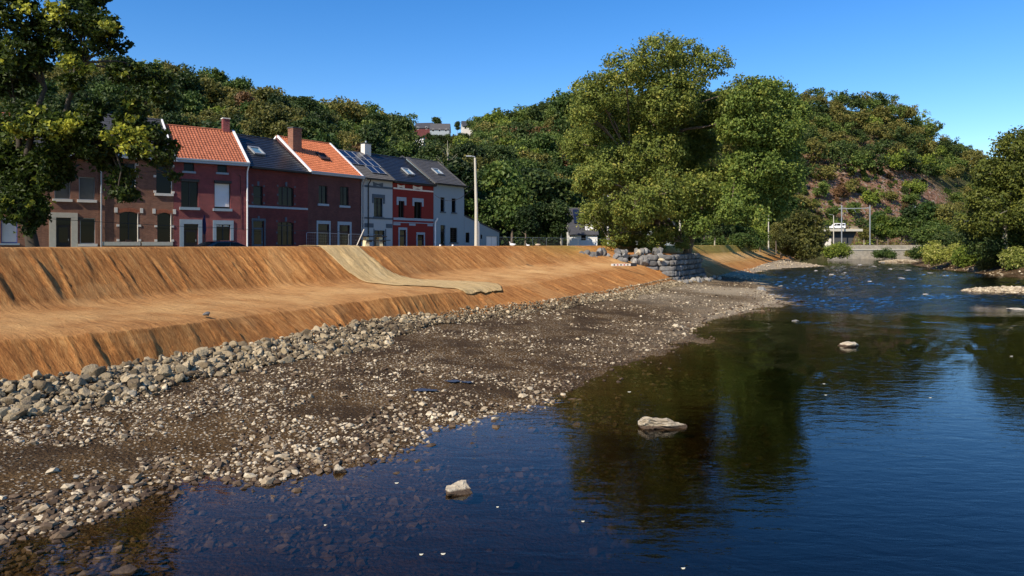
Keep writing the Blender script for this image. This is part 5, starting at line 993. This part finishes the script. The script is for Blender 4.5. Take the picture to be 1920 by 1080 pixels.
def lamp(px,pyt,Y,r,lbl,mat='concrete'):
    x,_,zt=P(px,pyt,Y); o=empty('street_lamp',(x,Y,STREET),label=lbl,cat='street lamp'); h_=zt-STREET; mb=MB(); mb.tube([(0,0,-.3),(0,0,h_)],[r*1.25,r*.75],8); mb.build('pole',[M[mat]],o); mb=MB(); mb.tube([(0,0,h_),(-.3,0,h_+.25),(-1.2,0,h_+.35)],.06,6); mb.build('arm',[M['grey_metal']],o); mb=MB(); mb.box((-1.6,-.15,h_+.28),(-1.0,.15,h_+.42)); mb.build('lamp_head',[M['grey_metal']],o)
lamp(1441,404,190,.16,'lamp post standing behind the far orange bank'); lamp(1275,388,118,.17,'lamp post seen just right of the huge plane tree trunk'); lamp(1140,368,112,.16,'pale lamp post in front of the left side of the plane tree','white'); lamp(1563,404,262,.18,'grey pole in front of the viaduct with the van')
# cables
def cable(a,b,sag,lbl,r=.02):
    a=np.array(a);b=np.array(b);t=np.linspace(0,1,16)[:,None]; p=a*(1-t)+b*t-np.array([0,0,1.])*sag*4*t*(1-t); MB().tube(p,r,5).build('cable',[M['dark_frame']],label=lbl,cat='cable')
cable(P(60,408,46),P(640,434,64),.15,'thin dark cable running low across the front of the left houses',.018)
cable(P(868,353,82),P(893,330,70),.35,'dark wire from the end house to the tall lamp post'); cable(P(815,365,78.5),P(893,345,70),1.1,'sagging pale wire across the pale blue end house',.025)
# picnic table
x,y,_=P(699,0,53.6); o=empty('picnic_table',(x,y,4.88),math.radians(38),label='black picnic table with cream concrete legs on top of the bank',cat='picnic table'); mb=MB(); mb.box((-.98,-.4,.70),(.98,.4,.77)); mb.build('table_top',[M['dark_frame']],o)
for yb in (-.78,.78): MB().box((-.98,yb-.15,.43),(.98,yb+.15,.49)).build('bench',[M['dark_frame']],o)
M['cream'] = plain('cream_concrete',(.60,.54,.36),.8,.1,4)
for xl in (-.55,.55):
    mb=MB(); V=[]; 
    for yy_ in (xl-.13,xl+.13): V+=[(yy_,-.36,-.2),(yy_,.36,-.2),(yy_,.2,.695),(yy_,-.2,.695)]
    mb.add(V,[(0,3,2,1),(4,5,6,7),(0,1,5,4),(1,2,6,5),(2,3,7,6),(3,0,4,7)]); mb.build('leg',[M['cream']],o); MB().box((xl-.07,-.85,.33),(xl+.07,.85,.43)).build('bench_support',[M['dark_frame']],o)
x,y,_=P(677,0,52.6); MB().beam((x-.35,y,4.88),(x+.22,y,6.15),.05,.05).build('leaning_pole',[M['stone_pale']],label='pale thin pole leaning on the picnic table',cat='pole')
# bollards, birds, stones and signs at the crest
for k,(px,Y,lb) in enumerate(((825.5,69,'left one of two white bollards before the pale blue end house'),(849,71,'right one of two white bollards before the pale blue end house'))):
    x,y,_=P(px,0,Y); o=empty('bollard',(x,y,STREET),label=lb,cat='bollard',group='white bollards at the bank top'); mb=MB(); mb.tube([(0,0,0),(0,0,1.12)],.10,12); mb.build('post',[M['white']],o); mb=MB(); mb.tube([(0,0,1.122),(0,0,1.24)],[.105,.09],12); mb.build('cap',[M['dark_frame']],o)
def bird(px,py,Y,sc,mat,lbl,headup=True,rz=0.0,name='goose'):
    x,y,z=P(px,py,Y); z=4.9; o=empty(name,(x,y,z-.03),rz,label=lbl,cat='bird'); r=[]; pts=[(.30,0,.14),(.18,0,.17),(.02,0,.16),(-.14,0,.16),(-.26,0,.2),(-.36,0,.24)]; rd=[.02,.11,.145,.125,.07,.012]
    pts=np.array([(-p[0],p[1],p[2]) for p in pts])*sc; rd=np.array(rd)*sc; ch=MB(); ch.tube(pts,rd,12)
    if headup: nk=np.array([(-.20,0,.20),(-.27,0,.30),(-.26,0,.40),(-.30,0,.45),(-.36,0,.44)])*sc; ch.tube(nk,np.array([.07,.04,.035,.05,.02])*sc,10)
    b_=ch.build('body',[M[mat]],o)
    if headup: MB().tube(np.array([(-.35,0,.44),(-.42,0,.425)])*sc,[.018*sc,.008*sc],6).build('beak',[M['leaf_gold'] if 0 else M['tile_orange2']],o)
    for sy in (-.04,.04): MB().tube(np.array([(0,sy,.08),(0,sy,-.02)])*sc,.012*sc,5).build('leg',[M['tile_orange2']],o)
M['fawn']=plain('fawn_feather',(.42,.33,.24),.8,.3,9)
bird(961,456,66,.85,'white','white goose sitting on the bank top, left of the other birds'); bird(990,458,67,.5,'white','small dark and white duck low on the bank top, between goose and fawn bird',name='duck'); bird(1008,456,68,.8,'fawn','fawn bird with its head tucked in, right of the white goose',False,name='duck')
o=boulder(387,588,7,4,'greyrock','small dark stone lying alone on the orange terrace',.2,60); o.location=tuple(G(387,588,2.28)[:2])+(2.27,)
# parasol, car, van
x,y,_=P(383,0,54.5); o=empty('folded_parasol',(x,y,STREET),label='folded navy parasol standing before the crimson house',cat='parasol'); mb=MB(); mb.tube([(0,0,0),(0,0,3.35)],.03,8); mb.build('pole',[M['dark_frame']],o); M['navy']=plain('navy_cloth',(.01,.015,.06),.9); mb=MB(); mb.tube([(0,0,1.9),(.02,0,2.2),(-.01,0,2.9),(0,0,3.35)],[.07,.13,.12,.03],9); mb.build('canopy',[M['navy']],o)
def vehicle(name,loc,rz,L,Wd,prof,glassprof,mat,label,cat,wr=.32,wx=(.8,-.8)):
    o=empty(name,loc,rz,label=label,cat=cat); mb=MB(); n_=len(prof); V=[(x_,-Wd/2+(.10 if z_>1.0 else 0),z_) for x_,z_ in prof]+[(x_,Wd/2-(.10 if z_>1.0 else 0),z_) for x_,z_ in prof]
    mb.add(V,[tuple(range(n_)),tuple(range(2*n_-1,n_-1,-1))]+[(i,i+n_,(i+1)%n_+n_,(i+1)%n_) for i in range(n_)]); b_=mb.build('body',[mat],o); bv=b_.modifiers.new('b','BEVEL'); bv.width=.06; bv.segments=2
    for g_ in glassprof:
        for sy in (-1,1):
            mb=MB(); yy_=sy*(Wd/2-.045); m2=len(g_); mb.add([(x_,yy_+sy*(.02 if z_<1.0 else -.02),z_) for x_,z_ in g_],[tuple(range(m2))]); q=mb.build('side_window',[M['glass']],o); mo=q.modifiers.new('s','SOLIDIFY'); mo.thickness=.05; mo.offset=0
    for xw in wx:
        for sy in (-1,1):
            yc=sy*(Wd/2-.1); w_=MB(); w_.tube([(xw,yc-.1,wr),(xw,yc+.1,wr)],wr,18); wo=w_.build('wheel',[M['dark_frame']],o); MB().tube([(xw,yc-.115,wr),(xw,yc+.115,wr)],wr*.6,12).build('rim',[M['grey_metal']],wo)
    for sy in (-.6,.6): MB().box((L/2-.06,sy-.16,.62),(L/2+.02,sy+.16,.76)).build('headlight',[M['white']],o)
    return o
M['car_black']=newmat('black_car_paint',.15,.7,(.006,.006,.008))[0]; M['van_white']=newmat('white_van_paint',.35,.5,(.75,.75,.76))[0]
x,y,_=P(424,0,51.5); vehicle('parked_car',(x,y,STREET+.0),math.radians(52),4.3,1.8,[(-2.1,.25),(2.15,.25),(2.2,.75),(1.3,.92),(.45,1.28),(-.2,1.36),(-1.2,1.33),(-2.0,.98),(-2.15,.7)],[[(1.1,.94),(.45,1.22),(-.1,1.27),(-.1,.94)],[(-.2,.94),(-.2,1.27),(-1.1,1.25),(-1.6,.96)]],M['car_black'],'black parked car whose roof shows above the bank before the crimson house','car',wx=(1.35,-1.35))
Yv=272; zd=P(0,429.5,Yv)[2]; x,y,_=P(1570,0,Yv); vo=vehicle('van',(x,y,zd),math.radians(182),5.4,1.95,[(-2.7,.35),(2.7,.35),(2.72,1.0),(1.9,1.25),(1.2,2.05),(.9,2.2),(-2.6,2.2),(-2.7,2.0)],[[(1.75,1.28),(1.2,1.95),(.75,1.95),(.75,1.28)],[(.55,1.28),(.55,1.95),(-.7,1.95),(-.7,1.28)],[(-1.5,1.28),(-1.5,1.9),(-2.3,1.9),(-2.3,1.28)]],M['van_white'],'white van parked on the concrete viaduct deck at right','van',.36,(1.75,-1.7))
# viaduct deck and piers
x0,_,_=P(1538,0,Yv); x1,_,_=P(1610,0,Yv); o=empty('viaduct',(x0,Yv,STREET),label='concrete viaduct end with a deck, dark abutment and pale sloping pier, under the van',cat='viaduct'); zD=zd-STREET; w_=x1-x0
MB().box((-14,-3.2,zD-.9),(w_,5,zD)).build('deck',[M['concrete']],o); mb=MB(); V=[(1.2,-1,-.5),(w_-4.5,-1,-.5),(w_-1.2,-1,zD-.91),(1.2,-1,zD-.91),(1.2,4,-.5),(w_-4.5,4,-.5),(w_-1.2,4,zD-.91),(1.2,4,zD-.91)]; mb.add(V,[(0,3,2,1),(4,5,6,7),(0,1,5,4),(1,2,6,5),(2,3,7,6),(3,0,4,7)]); mb.build('abutment',[M['asphalt']],o)
mb=MB(); V=[(.1,-2.6,-.5),(3.0,-2.6,-.5),(3.0,-2.6,3.4),(2.5,-2.6,3.4),(.1,-1.2,-.5),(3.0,-1.2,-.5),(3.0,-1.2,3.4),(2.5,-1.2,3.4)]; mb.add(V,[(0,3,2,1),(4,5,6,7),(0,1,5,4),(1,2,6,5),(2,3,7,6),(3,0,4,7)]); mb.build('pier',[M['stone_pale']],o)
for zr_ in (.5,1.0): MB().tube([(-14,-3.1,zD+zr_),(1.5,-3.1,zD+zr_)],.04,5).build('railing',[M['grey_metal']],o)
V,Fc=rockshape(2,rng,3,.5); MB().add(V*np.array([2.4,1.8,1.9]),Fc,0,.6).build('rubble_heap',[M['riprap']],loc=P(1600,430,Yv+1),label='conical heap of rubble on the viaduct deck right of the van',cat='rubble heap')
# far stone wall
xa,_,_=P(1555,0,256); xb,_,_=P(1748,0,262); o=empty('quay_wall',(xa,256,0),math.atan2(6,xb-xa),label='long pale stone wall across the far end of the river',cat='wall'); L=math.hypot(xb-xa,6)
M['masonry']=brick('pale_masonry',(.40,.36,.29),(.32,.29,.23),(.20,.18,.15),1.3,.45,.03); MB().box((0,0,-1),(L,1.2,3.1)).build('lower_wall',[M['masonry']],o); MB().box((0,-.18,3.1),(L,1.3,3.45)).build('coping',[M['concrete']],o); MB().box((0,.25,3.45),(L,1.0,4.9)).build('parapet',[M['masonry']],o)
# overhead line frames of the railway
def gantry(pxa,pxb,pyt,pyb,pybeam,Y,lbl):
    xa,_,zt=P(pxa,pyt,Y); xb,_,zt2=P(pxb,pyt,Y); zb=P(0,pyb,Y)[2]; zm=P(0,pybeam,Y)[2]; o=empty('railway_gantry',(xa,Y,zb-6),label=lbl,cat='railway gantry'); h_=zt-zb+6; w_=xb-xa; zz=zm-zb+6
    for x_ in (0,w_): MB().box((x_-.15,-.15,0),(x_+.15,.15,h_)).build('mast',[M['grey_metal']],o)
    mb=MB(); mb.beam((-1.2,0,zz),(w_,0,zz+.3),.15,.22); mb.beam((0,0,h_-.6),(w_*.22,0,zz+.1),.08,.08); mb.beam((w_,0,h_-.6),(w_*.78,0,zz+.2),.08,.08); mb.build('beam',[M['grey_metal']],o)
    for f_ in (.2,.48,.82):
        mb=MB(); mb.beam((w_*f_-.6,0,zz),(w_*f_+.3,0,zz-1.3),.09,.09); mb.beam((w_*f_+.3,0,zz),(w_*f_+.3,0,zz-1.35),.09,.09); mb.build('bracket',[M['grey_metal']],o)
gantry(1578,1631,385,430,391.5,266,'grey railway gantry with two masts above the white van'); gantry(1716,1767,387,425,399,300,'grey railway gantry right of centre above the far bushes'); gantry(1394,1432,381,430,384,250,'railway gantry partly hidden behind the second plane tree')
for px,py0,py1,lb in ((1792,428,440,'thin red and white signal post in the bushes, left of the right bank tree'),(1838,418,440,'red signal post beside a white pole, under the right bank tree')):
    x,y,z=P(px,py1,200); o=empty('signal_post',(x,y,z-2),label=lb,cat='signal post'); hh=P(px,py0,200)[2]-z+2; M['red_paint']=M.get('red_paint') or plain('red_paint',(.4,.03,.02)); MB().tube([(0,0,0),(0,0,hh*.7)],.14,8).build('post',[M['red_paint']],o); MB().box((-.2,-.15,hh*.7),(.2,.15,hh)).build('signal_head',[M['white']],o)
# small barrier plank on the berm
o=empty('barrier',G(1146,499.5,2.75),math.radians(8),label='low white barrier with dark and red marks lying on the terrace edge',cat='barrier'); mb=MB(); mb.box((0,0,.05),(2.1,.08,.27)); mb.build('board',[M['stone_pale']],o)
for k in range(5): MB().box((.25+.36*k,-.006,.09),(.42+.36*k,-.001,.22)).build('stripe',[M['red_paint'] if k%2 else M['dark_frame']],o)
MB().box((2.1,-.02,0),(2.75,.12,.34)).build('end_box',[M['dark_frame']],o)
# puddles
def puddle(px,py,w,h,z,lbl):
    x,y,_=G(px,py,z); rw=w/2/F*y; ry=h/2/(py-HY)*y; a=np.linspace(0,2*math.pi,40,endpoint=False); k_=1+.8*(cnoise(np.cos(a)*2+5,np.sin(a)*2+5,.7,int(px),3)-.5)*2; V=np.stack([np.cos(a)*rw*k_,np.sin(a)*ry*.75*k_[::-1],np.zeros(40)],1); return MB().add(V,[tuple(range(40))]).build('puddle',[M['puddle']],loc=(x,y,z),label=lbl,cat='puddle')
m,b=newmat('puddle_water',.32,1.0,(.03,.025,.02)); b.inputs['IOR'].default_value=1.6; M['puddle']=m
def gz(px,py):
    x,y,_=G(px,py,.3); return float(bedz(np.array([x]),np.array([y]))[0])
for a in ((793,731,38,7,'small blue puddle on the gravel bar, nearer one'),(850,714,34,5,'thin blue puddle on the gravel bar, left of its twin'),(876,716,18,5,'thin blue puddle on the gravel bar, right of its twin')): puddle(a[0],a[1],a[2],a[3],gz(a[0],a[1])+.05,a[4])

# pale leaves and foam flecks drifting on the near water
M['fleck']=plain('pale_leaf',(.55,.52,.40),.6)
FL=[]
for px,py,w in ((790,1040,6),(831,1039,7),(1093,978,5),(1281,1066,6),(933,951,4),(744,906,6),(1180,735,5),(1545,720,4),(1548,741,4),(1744,746,4),(610,985,4),(1896,668,5)):
    x,y,_=G(px,py,0); r_=w/2/F*y; a=np.linspace(0,2*math.pi,9,endpoint=False); V=np.stack([np.cos(a)*r_*1.3,np.sin(a)*r_*.8,.006+.008*np.cos(a*2)],1); o=MB().add(V,[tuple(range(9))]).build('floating_leaf',[M['fleck']],loc=(x,y,.004),label='x',cat='leaf',group='pale leaves drifting on the river'); mo=o.modifiers.new('s','SOLIDIFY'); mo.thickness=.006; FL.append((o,'pale leaf drifting '+('below the near boulder' if py>900 and px<1000 else 'in the bottom centre' if py>900 else 'in the tree reflection' if px<1500 else 'in the blue water at right'),px))
finish_labels(FL)
